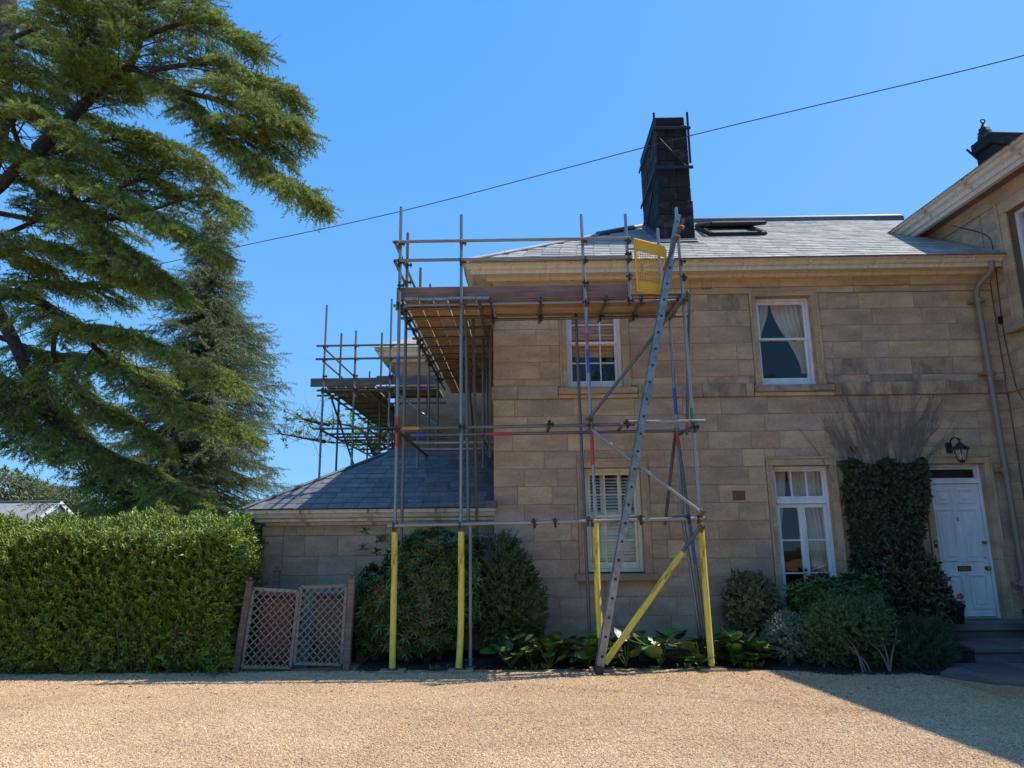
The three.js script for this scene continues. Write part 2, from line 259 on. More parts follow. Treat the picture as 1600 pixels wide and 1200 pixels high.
  for (const k of ['ul', 'ur']) { const o = OPEN[k]; part(facade, 'sill', cbox(o[0] - 0.15, o[1] + 0.225, 4.10, 4.215, W - 0.17, W + 0.085, 0.012, [o[0], 2]), k === 'ul' ? M.dress : STAIN[1]); part(facade, 'sill_bed', cbox(o[0] - 0.15, o[1] + 0.225, 4.032, 4.096, W - 0.05, W + 0.05, 0.006, [o[0], 3]), M.frieze); }
  part(facade, 'sill', cbox(0.80, 2.11, 1.085, 1.19, W - 0.17, W + 0.11, 0.012, [1, 4]), M.dressDark);
  // air bricks: a pierced terracotta grid in each
  vents.forEach((v, i) => {
    const nx = 5, ny = 3, g = [], m = i ? M.brickRed : M.dressDark, z = W + (i ? 0.006 : 0.036), bw = (v[1] - v[0]) / (nx * 2 + 1), bh = (v[3] - v[2]) / (ny * 2 + 1), e = 0.25;
    for (let a = 0; a <= nx; a++) g.push(cbox(v[0] + (a * 2 + (a ? e : 0)) * bw, v[0] + (a * 2 + 1 - (a < nx ? e : 0)) * bw, v[2], v[3], z - 0.02, z));
    for (let a = 0; a <= ny; a++) g.push(cbox(v[0], v[1], v[2] + (a * 2 + (a ? e : 0)) * bh, v[2] + (a * 2 + 1 - (a < ny ? e : 0)) * bh, z - 0.022, z - 0.002));
    const b = part(facade, 'air_brick', cbox(v[0], v[1], v[2], v[3], z - 0.05, z - 0.024), M.dark); b.userData.label = i ? 'red terracotta air brick' : 'buff air brick below the cornice'; part(facade, 'air_brick_grid', g, m);
  });
}
// side, back and inner walls; floors between the storeys
part(house, 'side_wall', cbox(-0.49, -0.14, 0, 6.12, -19.6, W - 0.36, 0, [2, 1]), STONE[3]);
part(house, 'back_wall', cbox(-0.14, 8.05, 0, 6.12, -19.6, -19.3), STONE[3]);
part(house, 'upper_floor', cbox(-0.13, 8.05, 3.30, 3.55, -19.29, W - 0.37), M.room);
part(house, 'attic_floor', cbox(-0.13, 8.05, 6.0, 6.11, -19.29, W - 0.37), M.room);
part(house, 'inner_wall', cbox(-0.13, 8.05, 0.3, 3.29, -15.2, -15.05), M.room); part(house, 'inner_wall', cbox(-0.13, 8.05, 3.56, 5.99, -15.2, -15.05), M.room);
for (const x of [2.75, 5.6]) { part(house, 'inner_wall', cbox(x, x + 0.12, 0.3, 3.29, -15.04, W - 0.38), M.room); part(house, 'inner_wall', cbox(x, x + 0.12, 3.56, 5.99, -15.04, W - 0.38), M.room); }
part(house, 'ground_floor', cbox(-0.13, 8.05, 0.05, 0.29, -19.29, W - 0.37), M.room);
// cornice with its gutter, mitred round the left corner
{
  const prof = [[0.0, 6.10], [0.10, 6.10], [0.12, 6.15], [0.30, 6.16], [0.33, 6.13], [0.36, 6.13], [0.36, 6.19], [0.40, 6.205], [0.43, 6.25], [0.47, 6.265], [0.47, 6.315], [0.45, 6.325], [0.44, 6.27], [0.36, 6.26], [0.05, 6.30]];
  part(house, 'cornice', sweep(prof, [[-0.49, -19.6, -1, 0], [-0.49, W, -1, 1], [8.05, W, 0, 1]]), M.cornice);
  for (const x of [0.6, 2.2, 4.85, 6.42, 7.55]) part(house, 'gutter_bracket', new THREE.SphereGeometry(0.028, 8, 6).translate(x, 6.235, W + 0.43), M.cornice);
}
// roof: front slope, left hip, back slope; slates laid on a dark deck
const EY = 6.285, PIT = 0.607, EZ = W + 0.50, EX = -0.97, RZ = -15.6, RX = EX + (EZ - RZ), RYY = EY + (EZ - RZ) * PIT;
const roof = part(house, 'roof', [poly([[EX, EY, EZ], [8.9, EY, EZ], [8.9, RYY, RZ], [RX, RYY, RZ]]), poly([[EX, EY, -20], [EX, EY, EZ], [RX, RYY, RZ]]), poly([[8.9, EY, -20], [EX, EY, -20], [RX, RYY, RZ], [8.9, RYY, RZ]])], M.lead);
function slates(parent, at, uAt, rows, expo, w, mats, name, clipFn, limitRows, stuffName) {
  // at(u, s, out): u along the eave, s up the slope; each slate a thin tilted plate lapping the one below
  const rest = {}; let n = 0;
  for (let r = 0; r < rows; r++) {
    const [ua, ub] = uAt(r * expo + expo * 0.5); let u = ua - (r % 2 ? w / 2 : 0) - 0.02;
    while (u < ub) {
      const ww = w * rr(0.94, 1.06), a = Math.max(ua, u + 0.004), b = Math.min(ub, u + ww - 0.004); u += ww; if (b - a < 0.05) continue;
      const s0 = r * expo + rr(-0.006, 0.006), s1 = s0 + expo * 1.5, th = 0.008, l0 = 0.014 + rr(0, 0.005), l1 = 0.003, sk = rr(-0.004, 0.004);
      const [c0, c1] = uAt(Math.min(s1, rows * expo)); const a1 = Math.max(a, c0), b1 = Math.min(b, c1); if (b1 - a1 < 0.01) continue;
      const P = [at(a, s0 + sk, l0), at(b, s0 - sk, l0), at(b1, s1, l1), at(a1, s1, l1), at(a, s0 + sk, l0 + th), at(b, s0 - sk, l0 + th), at(b1, s1, l1 + th), at(a1, s1, l1 + th)];
      const q = [[0, 1, 5, 4], [4, 5, 6, 7], [1, 2, 6, 5], [3, 0, 4, 7]], pos = [];
      for (const [i, j, k, l] of q) pos.push(...P[i], ...P[j], ...P[k], ...P[i], ...P[k], ...P[l]);
      const o = [rr(0, 5), rr(0, 5)], g = soup(pos, boxUv(pos, o)), mi = Math.floor(R() * mats.length);
      if (r < limitRows) { part(parent, name, g, mats[mi]); n++; } else (rest[mi] ??= []).push(g);
    }
  }
  for (const k in rest) part(parent, stuffName, rest[k], mats[k], true);
  return n;
}
{
  const sl = Math.hypot(1, PIT), ny = 1 / sl, nz = PIT / sl, len = (EZ - RZ) * sl, rows = Math.floor(len / 0.2);
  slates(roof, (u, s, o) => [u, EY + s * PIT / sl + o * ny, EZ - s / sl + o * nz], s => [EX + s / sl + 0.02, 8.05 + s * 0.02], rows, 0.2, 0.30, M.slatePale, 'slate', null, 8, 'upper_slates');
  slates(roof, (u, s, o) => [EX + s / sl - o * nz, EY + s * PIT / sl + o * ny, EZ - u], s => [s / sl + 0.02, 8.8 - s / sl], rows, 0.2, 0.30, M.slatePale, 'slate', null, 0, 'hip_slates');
  const hipEnd = [RX, RYY + 0.03, RZ];
  part(roof, 'hip_roll', rodGeo([EX, EY + 0.03, EZ], [1.6, EY + 0.03 + 2.57 * PIT, EZ - 2.57], 0.035, 0.035, 8), M.slatePale[1]);
  part(roof, 'hip_flashing', rodGeo([1.6, EY + 0.035 + 2.57 * PIT, EZ - 2.57], hipEnd, 0.07, 0.07, 8), M.lead);
  part(roof, 'ridge_roll', [rodGeo([RX - 0.1, RYY + 0.05, RZ], [8.9, RYY + 0.05, RZ], 0.08, 0.08, 8), cbox(RX, 8.9, RYY - 0.08, RYY + 0.03, RZ - 0.03, RZ + 0.14)], M.lead);
}
// roof light standing open
{
  const g = sub(house, 'roof_light'), on = (x, z, o) => [x, EY + (EZ - z) * PIT + o, z];
  const a = -13.45, b = -14.55, x0 = 3.86, x1 = 4.93;
  const bar = (p, q, r, m, n) => part(g, n, rodGeo(p, q, r, r, 4), m);
  for (const [p, q] of [[on(x0, a, 0.06), on(x1, a, 0.06)], [on(x0, b, 0.06), on(x1, b, 0.06)], [on(x0, a, 0.06), on(x0, b, 0.06)], [on(x1, a, 0.06), on(x1, b, 0.06)]]) bar(p, q, 0.055, M.iron, 'frame');
  const up = (x, t) => { const p = on(x, lerp(b, a, t), 0.10); p[1] += 0.17 * t; p[2] += 0.05 * t; return p; };
  for (const [p, q] of [[up(x0, 1), up(x1, 1)], [up(x0, 0), up(x0, 1)], [up(x1, 0), up(x1, 1)], [up(x0, 0), up(x1, 0)]]) bar(p, q, 0.045, M.iron, 'sash');
  part(g, 'sash_lining', poly([up(x0, 0.02), up(x1, 0.02), up(x1, 0.3), up(x0, 0.3)]).translate(0, -0.03, 0), M.board[2]);
  part(g, 'pane', poly([up(x0, 0.3), up(x1, 0.3), up(x1, 1), up(x0, 1)]), M.glass);
  part(g, 'lining', [cbox(x0, x1, on(0, a, 0)[1] - 0.02, on(0, a, 0)[1] + 0.05, a - 0.1, a - 0.06)], M.board[2]);
  part(g, 'shaft', poly([on(x0, a, 0.016), on(x1, a, 0.016), on(x1, b, 0.016), on(x0, b, 0.016)]), M.dark);
}
// tall sooty chimney of stone courses with iron straps
{
  const c = sub(house, 'chimney'), x0 = 2.73, x1 = 3.37, z0 = -14.65, z1 = -12.95;
  part(c, 'core', cbox(x0 + 0.015, x1 - 0.015, 6.9, 9.86, z0 + 0.015, z1 - 0.015), M.soot);
  const ys = [7.0, 7.35, 7.63, 7.92, 8.2, 8.5, 8.78, 9.07, 9.33, 9.6, 9.86];
  const toneS = [[0.10, 0.095, 0.095], [0.075, 0.072, 0.075], [0.13, 0.12, 0.105], [0.09, 0.085, 0.085]].map(k => mat(...k, 0.85, { map: T.soot, bumpMap: T.stoneBump, bumpScale: 0.012 }));
  for (let k = 0; k + 1 < ys.length; k++) {
    const s = k % 2 ? 0.22 : 0.38, j = () => rr(-0.006, 0.008), t = 0.003 + (k < 4 ? 0.02 : 0);
    for (const [a, b] of [[x0 - t, x0 + s], [x0 + s, x1 + t]]) part(c, 'stone_block', cbox(a + 0.004, b - 0.004, ys[k] + 0.004, ys[k + 1] - 0.004, z1 - 0.08, z1 + t + j(), 0.012, [R() * 5, R() * 5]), pick(toneS));
    const zs = [z0 - t, z0 + 0.45 + 0.2 * (k % 2), z0 + 1.05 + 0.15 * (k % 2), z1 - 0.085];
    for (let i = 0; i < 3; i++) for (const [a, b] of [[x0 - t - j(), x0 + 0.05], [x1 - 0.05, x1 + t + j()]]) part(c, 'stone_block', cbox(a, b, ys[k] + 0.004, ys[k + 1] - 0.004, zs[i] + 0.004, zs[i + 1] - 0.004, 0.012, [R() * 5, R() * 5]), pick(toneS));
  }
  part(c, 'cap', cbox(x0 - 0.015, x1 - 0.03, 9.865, 10.06, z0, z1 - 0.02, 0.02), M.soot);
  for (const x of [x0 - 0.01, x1 + 0.02]) for (const z of [z1 + 0.03]) part(c, 'corner_iron', cbox(x - 0.02, x + 0.02, 9.0, 10.12, z - 0.02, z + 0.02, 0.004), M.iron);
  for (const y of [8.86, 9.72]) { part(c, 'strap', cbox(x0 - 0.05, x1 + 0.06, y, y + 0.06, z1 + 0.056, z1 + 0.085, 0.004), M.iron); part(c, 'strap', cbox(x0 - 0.06, x0 - 0.035, y, y + 0.06, z0, z1 + 0.03, 0.004), M.iron); }
  part(c, 'tie_bar', rodGeo([x0 + 0.05, 9.55, z1 + 0.07], [x1 - 0.1, 8.93, z1 + 0.07], 0.014), M.iron);
  part(c, 'tie_bar', rodGeo([x0 - 0.045, 8.7, z1 - 0.05], [x0 - 0.045, 8.15, z0 + 0.5], 0.014), M.iron);
  part(c, 'apron_flashing', [cbox(x0 - 0.05, x1 + 0.05, 7.28, 7.40, z1 + 0.02, z1 + 0.035), poly([[x0 - 0.05, 7.36, z1 + 0.03], [x1 + 0.05, 7.36, z1 + 0.03], [x1 + 0.05, 7.24, z1 + 0.28], [x0 - 0.05, 7.24, z1 + 0.28]])], M.slatePale[0]);
  const st = []; for (let k = 0; k < 8; k++) { const za = z1 - k * 0.21; st.push(cbox(x0 - 0.05, x0 - 0.03, EY + (EZ - za) * PIT - 0.02, EY + (EZ - za) * PIT + 0.2, za - 0.21, za)); } part(c, 'side_flashing', st, M.lead);
}
// ------------------------------------------------------------------ windows and door
const ZF = W - 0.13; // face of the joinery
function pleats(x0a, x1a, x0b, x1b, y1, y0, z, folds, amp) { // hanging cloth: top edge x0a..x1a, bottom edge x0b..x1b
  const nu = folds * 6, nv = 14, pos = [];
  const P = (i, k) => { const u = i / nu, v = k / nv, e = v * v * (3 - 2 * v); return [lerp(lerp(x0a, x1a, u), lerp(x0b, x1b, u), e), lerp(y1, y0, v), z + amp * Math.sin(u * folds * 2 * Math.PI + Math.sin(v * 3) * 0.5) * (1 - 0.3 * e)]; };
  for (let i = 0; i < nu; i++) for (let k = 0; k < nv; k++) { const a = P(i, k), b = P(i + 1, k), c = P(i + 1, k + 1), d = P(i, k + 1); pos.push(...a, ...d, ...c, ...a, ...c, ...b); }
  return soup(pos, boxUv(pos, [0, 0]));
}
function glazing(g, x0, x1, y0, y1, z, nx, ny, bar, m, rail = [0.045, 0.045, 0.045, 0.045]) { // a sash: rails, bars, panes
  part(g, 'sash_frame', [cbox(x0, x0 + rail[0], y0, y1, z - 0.045, z, 0.004), cbox(x1 - rail[1], x1, y0, y1, z - 0.045, z, 0.004), cbox(x0 + rail[0], x1 - rail[1], y0, y0 + rail[2], z - 0.044, z - 0.001, 0.004), cbox(x0 + rail[0], x1 - rail[1], y1 - rail[3], y1, z - 0.044, z - 0.001, 0.004)], m);
  const a = x0 + rail[0], b = x1 - rail[1], c = y0 + rail[2], d = y1 - rail[3];
  for (let i = 1; i < nx; i++) part(g, 'glazing_bar', cbox(lerp(a, b, i / nx) - bar / 2, lerp(a, b, i / nx) + bar / 2, c, d, z - 0.035, z - 0.006, 0.004), m);
  for (let k = 1; k < ny; k++) part(g, 'glazing_bar', cbox(a, b, lerp(c, d, k / ny) - bar / 2, lerp(c, d, k / ny) + bar / 2, z - 0.034, z - 0.007, 0.004), m);
  for (let i = 0; i < nx; i++) for (let k = 0; k < ny; k++) { const e = rr(-0.0015, 0.0015), p = lerp(a, b, i / nx), q = lerp(a, b, (i + 1) / nx), r = lerp(c, d, k / ny), s = lerp(c, d, (k + 1) / ny); part(g, 'pane', soup([p, r, z - 0.02, q, r, z - 0.02 + e, q, s, z - 0.02 - e, p, r, z - 0.02, q, s, z - 0.02 - e, p, s, z - 0.02 + e * 0.5], [0, 0, 1, 0, 1, 1, 0, 0, 1, 1, 0, 1]), M.glass); }
}
function boxFrame(g, o, m, t = 0.06, foot = 0.09) { part(g, 'frame', [cbox(o[0], o[0] + t, o[2], o[3], ZF - 0.12, ZF, 0.005), cbox(o[1] - t, o[1], o[2], o[3], ZF - 0.12, ZF, 0.005), cbox(o[0] + t, o[1] - t, o[3] - t, o[3], ZF - 0.119, ZF - 0.001, 0.005), cbox(o[0] - 0.0, o[1] + 0.0, o[2] - 0.005, o[2] + foot * 0.5, ZF - 0.12, ZF + 0.03, 0.006)], m); }
{ // upper left: three panes across, wooden blind half drawn behind
  const o = OPEN.ul, g = sub(house, 'sash_window'), m = M.white; g.userData.label = 'many-paned sash window under the platform with a tan blind';
  boxFrame(g, o, m); const mid = (o[2] + o[3]) / 2 + 0.02;
  glazing(g, o[0] + 0.062, o[1] - 0.062, mid - 0.02, o[3] - 0.062, ZF - 0.02, 3, 2, 0.022, m);
  glazing(g, o[0] + 0.062, o[1] - 0.062, o[2] + 0.047, mid + 0.02, ZF - 0.068, 3, 2, 0.022, m, [0.045, 0.045, 0.08, 0.045]);
  for (let k = 0; k < 15; k++) { const y = o[3] - 0.1 - k * 0.062; part(g, 'blind_slat', cbox(o[0] + 0.07, o[1] - 0.07, y, y + 0.055, ZF - 0.165, ZF - 0.152, 0.002, [k, R()]), M.blind); }
}
{ // upper right: one pane over one, curtains drawn aside
  const o = OPEN.ur, g = sub(house, 'sash_window'), m = M.white; g.userData.label = 'white one-over-one sash window with cream curtain swept aside';
  boxFrame(g, o, m, 0.05); const mid = lerp(o[2], o[3], 0.53);
  glazing(g, o[0] + 0.052, o[1] - 0.052, mid - 0.02, o[3] - 0.052, ZF - 0.02, 1, 1, 0.02, m, [0.04, 0.04, 0.04, 0.05]);
  glazing(g, o[0] + 0.052, o[1] - 0.052, o[2] + 0.047, mid + 0.02, ZF - 0.068, 1, 1, 0.02, m, [0.04, 0.04, 0.09, 0.04]);
  part(g, 'curtain', pleats(o[0] + 0.03, o[0] + 0.34, o[0] - 0.02, o[0] + 0.10, o[3] - 0.02, o[2] + 0.62, ZF - 0.24, 4, 0.025), M.curtain);
  part(g, 'curtain', pleats(o[0] + 0.38, o[1] + 0.06, o[1] - 0.12, o[1] + 0.08, o[3] - 0.02, o[2] + 0.25, ZF - 0.26, 7, 0.03), M.curtain);
  for (const x of [o[0] + 0.25, o[1] - 0.28]) part(g, 'sash_lift', cbox(x, x + 0.03, mid - 0.035, mid - 0.022, ZF - 0.066, ZF - 0.03), M.brass);
}
{ // lower left: panes in front of louvred shutters
  const o = OPEN.ll, g = sub(house, 'sash_window'), m = M.cream; g.userData.label = 'cream sash window with louvred shutters inside, behind the ladder';
  boxFrame(g, o, m); const mid = lerp(o[2], o[3], 0.53);
  glazing(g, o[0] + 0.062, o[1] - 0.062, mid - 0.02, o[3] - 0.062, ZF - 0.02, 3, 2, 0.02, m);
  glazing(g, o[0] + 0.062, o[1] - 0.062, o[2] + 0.047, mid + 0.02, ZF - 0.068, 3, 2, 0.02, m, [0.045, 0.045, 0.10, 0.045]);
  const sx = [o[0] + 0.06, lerp(o[0], o[1], 0.345), lerp(o[0], o[1], 0.655), o[1] - 0.06];
  for (let i = 0; i < 3; i++) for (const [a, b, ang] of [[o[2] + 0.06, mid + 0.02, 0.7], [mid + 0.03, o[3] - 0.04, 1.15]]) {
    part(g, 'shutter_frame', [cbox(sx[i], sx[i] + 0.035, a, b, ZF - 0.21, ZF - 0.185, 0.003), cbox(sx[i + 1] - 0.035, sx[i + 1] - 0.002, a, b, ZF - 0.21, ZF - 0.185, 0.003), cbox(sx[i] + 0.035, sx[i + 1] - 0.035, a, a + 0.05, ZF - 0.209, ZF - 0.186), cbox(sx[i] + 0.035, sx[i + 1] - 0.035, b - 0.05, b, ZF - 0.209, ZF - 0.186)], m);
    const n = Math.floor((b - a - 0.1) / 0.052);
    for (let k = 0; k < n; k++) { const y = a + 0.076 + k * 0.052, s = Math.sin(ang) * 0.028, c = Math.cos(ang) * 0.028; part(g, 'louvre', cbox(sx[i] + 0.036, sx[i + 1] - 0.036, y - 0.004, y + 0.004, -0.03, 0.03, 0, [0, 0], p => [p[0], y + (p[2]) / 0.03 * c * -1 + (p[1] - y) * 1, ZF - 0.2 + p[2] / 0.03 * s]), m); }
  }
}
{ // french window: a light of three over glazed double doors, curtains inside
  const o = OPEN.fr, g = sub(house, 'french_window'), m = M.white; g.userData.label = 'white french window with three-pane light above and cream curtains';
  boxFrame(g, o, m, 0.05); const tr = 2.315, mid = (o[0] + o[1]) / 2;
  part(g, 'transom_rail', cbox(o[0] + 0.05, o[1] - 0.05, tr - 0.05, tr + 0.04, ZF - 0.1, ZF + 0.015, 0.006), m);
  glazing(g, o[0] + 0.052, o[1] - 0.052, tr + 0.042, o[3] - 0.052, ZF - 0.02, 3, 1, 0.028, m, [0.03, 0.03, 0.03, 0.03]);
  for (const [a, b] of [[o[0] + 0.052, mid - 0.002], [mid + 0.002, o[1] - 0.052]]) glazing(g, a, b, o[2] + 0.05, tr - 0.052, ZF - 0.02, 1, 3, 0.025, m, [0.055, 0.055, 0.2, 0.06]);
  part(g, 'cover_strip', cbox(mid - 0.018, mid + 0.018, o[2] + 0.06, tr - 0.055, ZF - 0.018, ZF - 0.002, 0.004), m);
  part(g, 'knob', new THREE.SphereGeometry(0.024, 10, 8).translate(mid - 0.035, 1.22, ZF + 0.02), M.black);
  part(g, 'lock', cbox(mid - 0.045, mid - 0.025, 1.13, 1.17, ZF - 0.019, ZF - 0.012), M.brass);
  part(g, 'curtain', pleats(o[0] + 0.03, o[0] + 0.33, o[0] + 0.0, o[0] + 0.12, o[3], 1.35, ZF - 0.24, 4, 0.025), M.curtain);
  part(g, 'curtain', pleats(o[0] + 0.36, o[1] + 0.04, mid + 0.17, o[1] + 0.03, o[3], 1.2, ZF - 0.26, 7, 0.03), M.curtain);
  part(g, 'curtain', pleats(mid + 0.17, o[1] + 0.03, mid + 0.14, o[1] + 0.03, 1.2, 0.4, ZF - 0.26, 5, 0.03), M.curtain);
  part(g, 'tie_back', rodGeo([mid + 0.14, 1.2, ZF - 0.22], [o[1], 1.3, ZF - 0.22], 0.016), M.curtain);
}
{ // panelled front door under a plain fanlight
  const o = OPEN.door, g = sub(house, 'front_door'), m = M.white; g.userData.label = 'white panelled front door with a small black 3';
  boxFrame(g, o, m, 0.045, 0.0); const top = 2.56, a = o[0] + 0.05, b = o[1] - 0.05;
  part(g, 'transom_rail', cbox(o[0] + 0.045, o[1] - 0.045, top + 0.005, top + 0.075, ZF - 0.1, ZF + 0.012, 0.006), m);
  glazing(g, o[0] + 0.047, o[1] - 0.047, top + 0.077, o[3] - 0.047, ZF - 0.03, 1, 1, 0.02, m, [0.02, 0.02, 0.02, 0.03]);
  part(g, 'fanlight_blind', cbox(a, b, top + 0.08, o[3] - 0.05, ZF - 0.3, ZF - 0.28), M.black);
  part(g, 'door_leaf', cbox(a, b, o[2] + 0.02, top, ZF - 0.075, ZF - 0.03, 0.004), m);
  const mid = (a + b) / 2;
  for (const [y0, y1] of [[2.24, 2.47], [1.33, 2.16], [0.60, 1.12]]) for (const [p, q] of [[a + 0.075, mid - 0.05], [mid + 0.05, b - 0.075]]) {
    const mould = []; // a raised frame of two steps and a fielded middle
    for (const [e, t, z] of [[0, 0.022, 0.020], [0.024, 0.014, 0.011]]) mould.push(cbox(p + e, p + e + t, y0 + e, y1 - e, ZF - 0.034, ZF - 0.03 + z, 0.003), cbox(q - e - t, q - e, y0 + e, y1 - e, ZF - 0.034, ZF - 0.03 + z, 0.003), cbox(p + e + t, q - e - t, y0 + e, y0 + e + t, ZF - 0.034, ZF - 0.03 + z, 0.003), cbox(p + e + t, q - e - t, y1 - e - t, y1 - e, ZF - 0.034, ZF - 0.03 + z, 0.003));
    part(g, 'panel_moulding', mould, m); part(g, 'panel', cbox(p + 0.06, q - 0.06, y0 + 0.06, y1 - 0.06, ZF - 0.040, ZF - 0.013, 0.024), m);
  }
  part(g, 'kick_board', cbox(a, b, o[2] + 0.02, o[2] + 0.09, ZF - 0.034, ZF - 0.018, 0.004), m);
  part(g, 'letter_plate', cbox(mid - 0.105, mid + 0.105, 1.175, 1.255, ZF - 0.034, ZF - 0.018, 0.004), M.iron); part(g, 'letter_flap', cbox(mid - 0.09, mid + 0.09, 1.185, 1.24, ZF - 0.02, ZF - 0.012, 0.004), M.brass);
  const knob = (x, y, r) => part(g, 'knob', [new THREE.SphereGeometry(r, 12, 8).translate(x, y, ZF + 0.035), new THREE.CylinderGeometry(r * 0.4, r * 0.5, 0.06, 10).rotateX(Math.PI / 2).translate(x, y, ZF), new THREE.CylinderGeometry(r * 1.1, r * 1.1, 0.01, 12).rotateX(Math.PI / 2).translate(x, y, ZF - 0.025)], M.brass);
  knob(b - 0.045, 1.22, 0.032); knob(b - 0.04, 1.62, 0.024); part(g, 'key_plate', cbox(b - 0.052, b - 0.036, 1.36, 1.40, ZF - 0.03, ZF - 0.024), M.brass);
  const font = await new FontLoader().loadAsync('fonts/droid/droid_serif_bold.typeface.json');
  const three = new TextGeometry('3', { font, size: 0.058, depth: 0.006, curveSegments: 5 }); three.computeBoundingBox(); three.translate(mid - three.boundingBox.max.x / 2, 1.96, ZF - 0.03); part(g, 'house_number', three, M.black);
  part(g, 'bell_push', [cbox(6.50, 6.55, 1.55, 1.66, W + 0.012, W + 0.03, 0.004)], M.black); part(g, 'bell_button', cbox(6.515, 6.535, 1.61, 1.635, W + 0.031, W + 0.036), M.white);
}
{ // rainwater pipe in the corner by the wing
  const g = sub(house, 'downpipe'), x = 7.86, z = W + 0.13;
  part(g, 'swan_neck', limbGeo([V(7.84, 6.2, W + 0.42), V(7.83, 6.05, W + 0.40), V(7.70, 5.84, W + 0.22), V(7.70, 5.7, W + 0.14), V(7.71, 5.6, z)], 0.045, 0.045, 10), M.pipe);
  part(g, 'pipe', rodGeo([7.71, 5.62, z], [7.75, 0.2, z], 0.045, 0.045, 14), M.pipe);
  for (const y of [5.6, 4.35, 2.75, 1.0]) part(g, 'collar', [rodGeo([7.72, y - 0.04, z], [7.72, y + 0.04, z], 0.06, 0.06, 14), cbox(7.60, 7.84, y - 0.02, y + 0.02, W, W + 0.12)], M.pipe);
}
// ------------------------------------------------------------------ rear block of the same house, seen past the side scaffold
{
  const g = thing('rear_wing', 'sunlit rear wing with cream cornice beyond the far scaffold', 'house wing', [-1.6, 0, -18]);
  part(g, 'wall', cbox(-3.30, -0.5, 0, 6.3, -23, -17.95, 0, [0, 0]), STONE[3]);
  part(g, 'cornice', sweep([[0, 6.25], [0.1, 6.25], [0.13, 6.32], [0.38, 6.34], [0.40, 6.44], [0.46, 6.48], [0.46, 6.55], [0.05, 6.56]], [[-3.3, -23, -1, 0], [-3.3, -17.95, -1, 1], [-0.5, -17.95, 0, 1]]), M.cornice);
  part(g, 'roof', [poly([[-3.78, 6.55, -17.45], [0.5, 6.55, -17.45], [0.5, 8.3, -20.4], [-0.9, 8.3, -20.4]]), poly([[-3.78, 6.55, -23.4], [-3.78, 6.55, -17.45], [-0.9, 8.3, -20.4]]), poly([[0.5, 6.55, -23.4], [-3.78, 6.55, -23.4], [-0.9, 8.3, -20.4], [0.5, 8.3, -20.4]])], M.slatePale[0]);
}
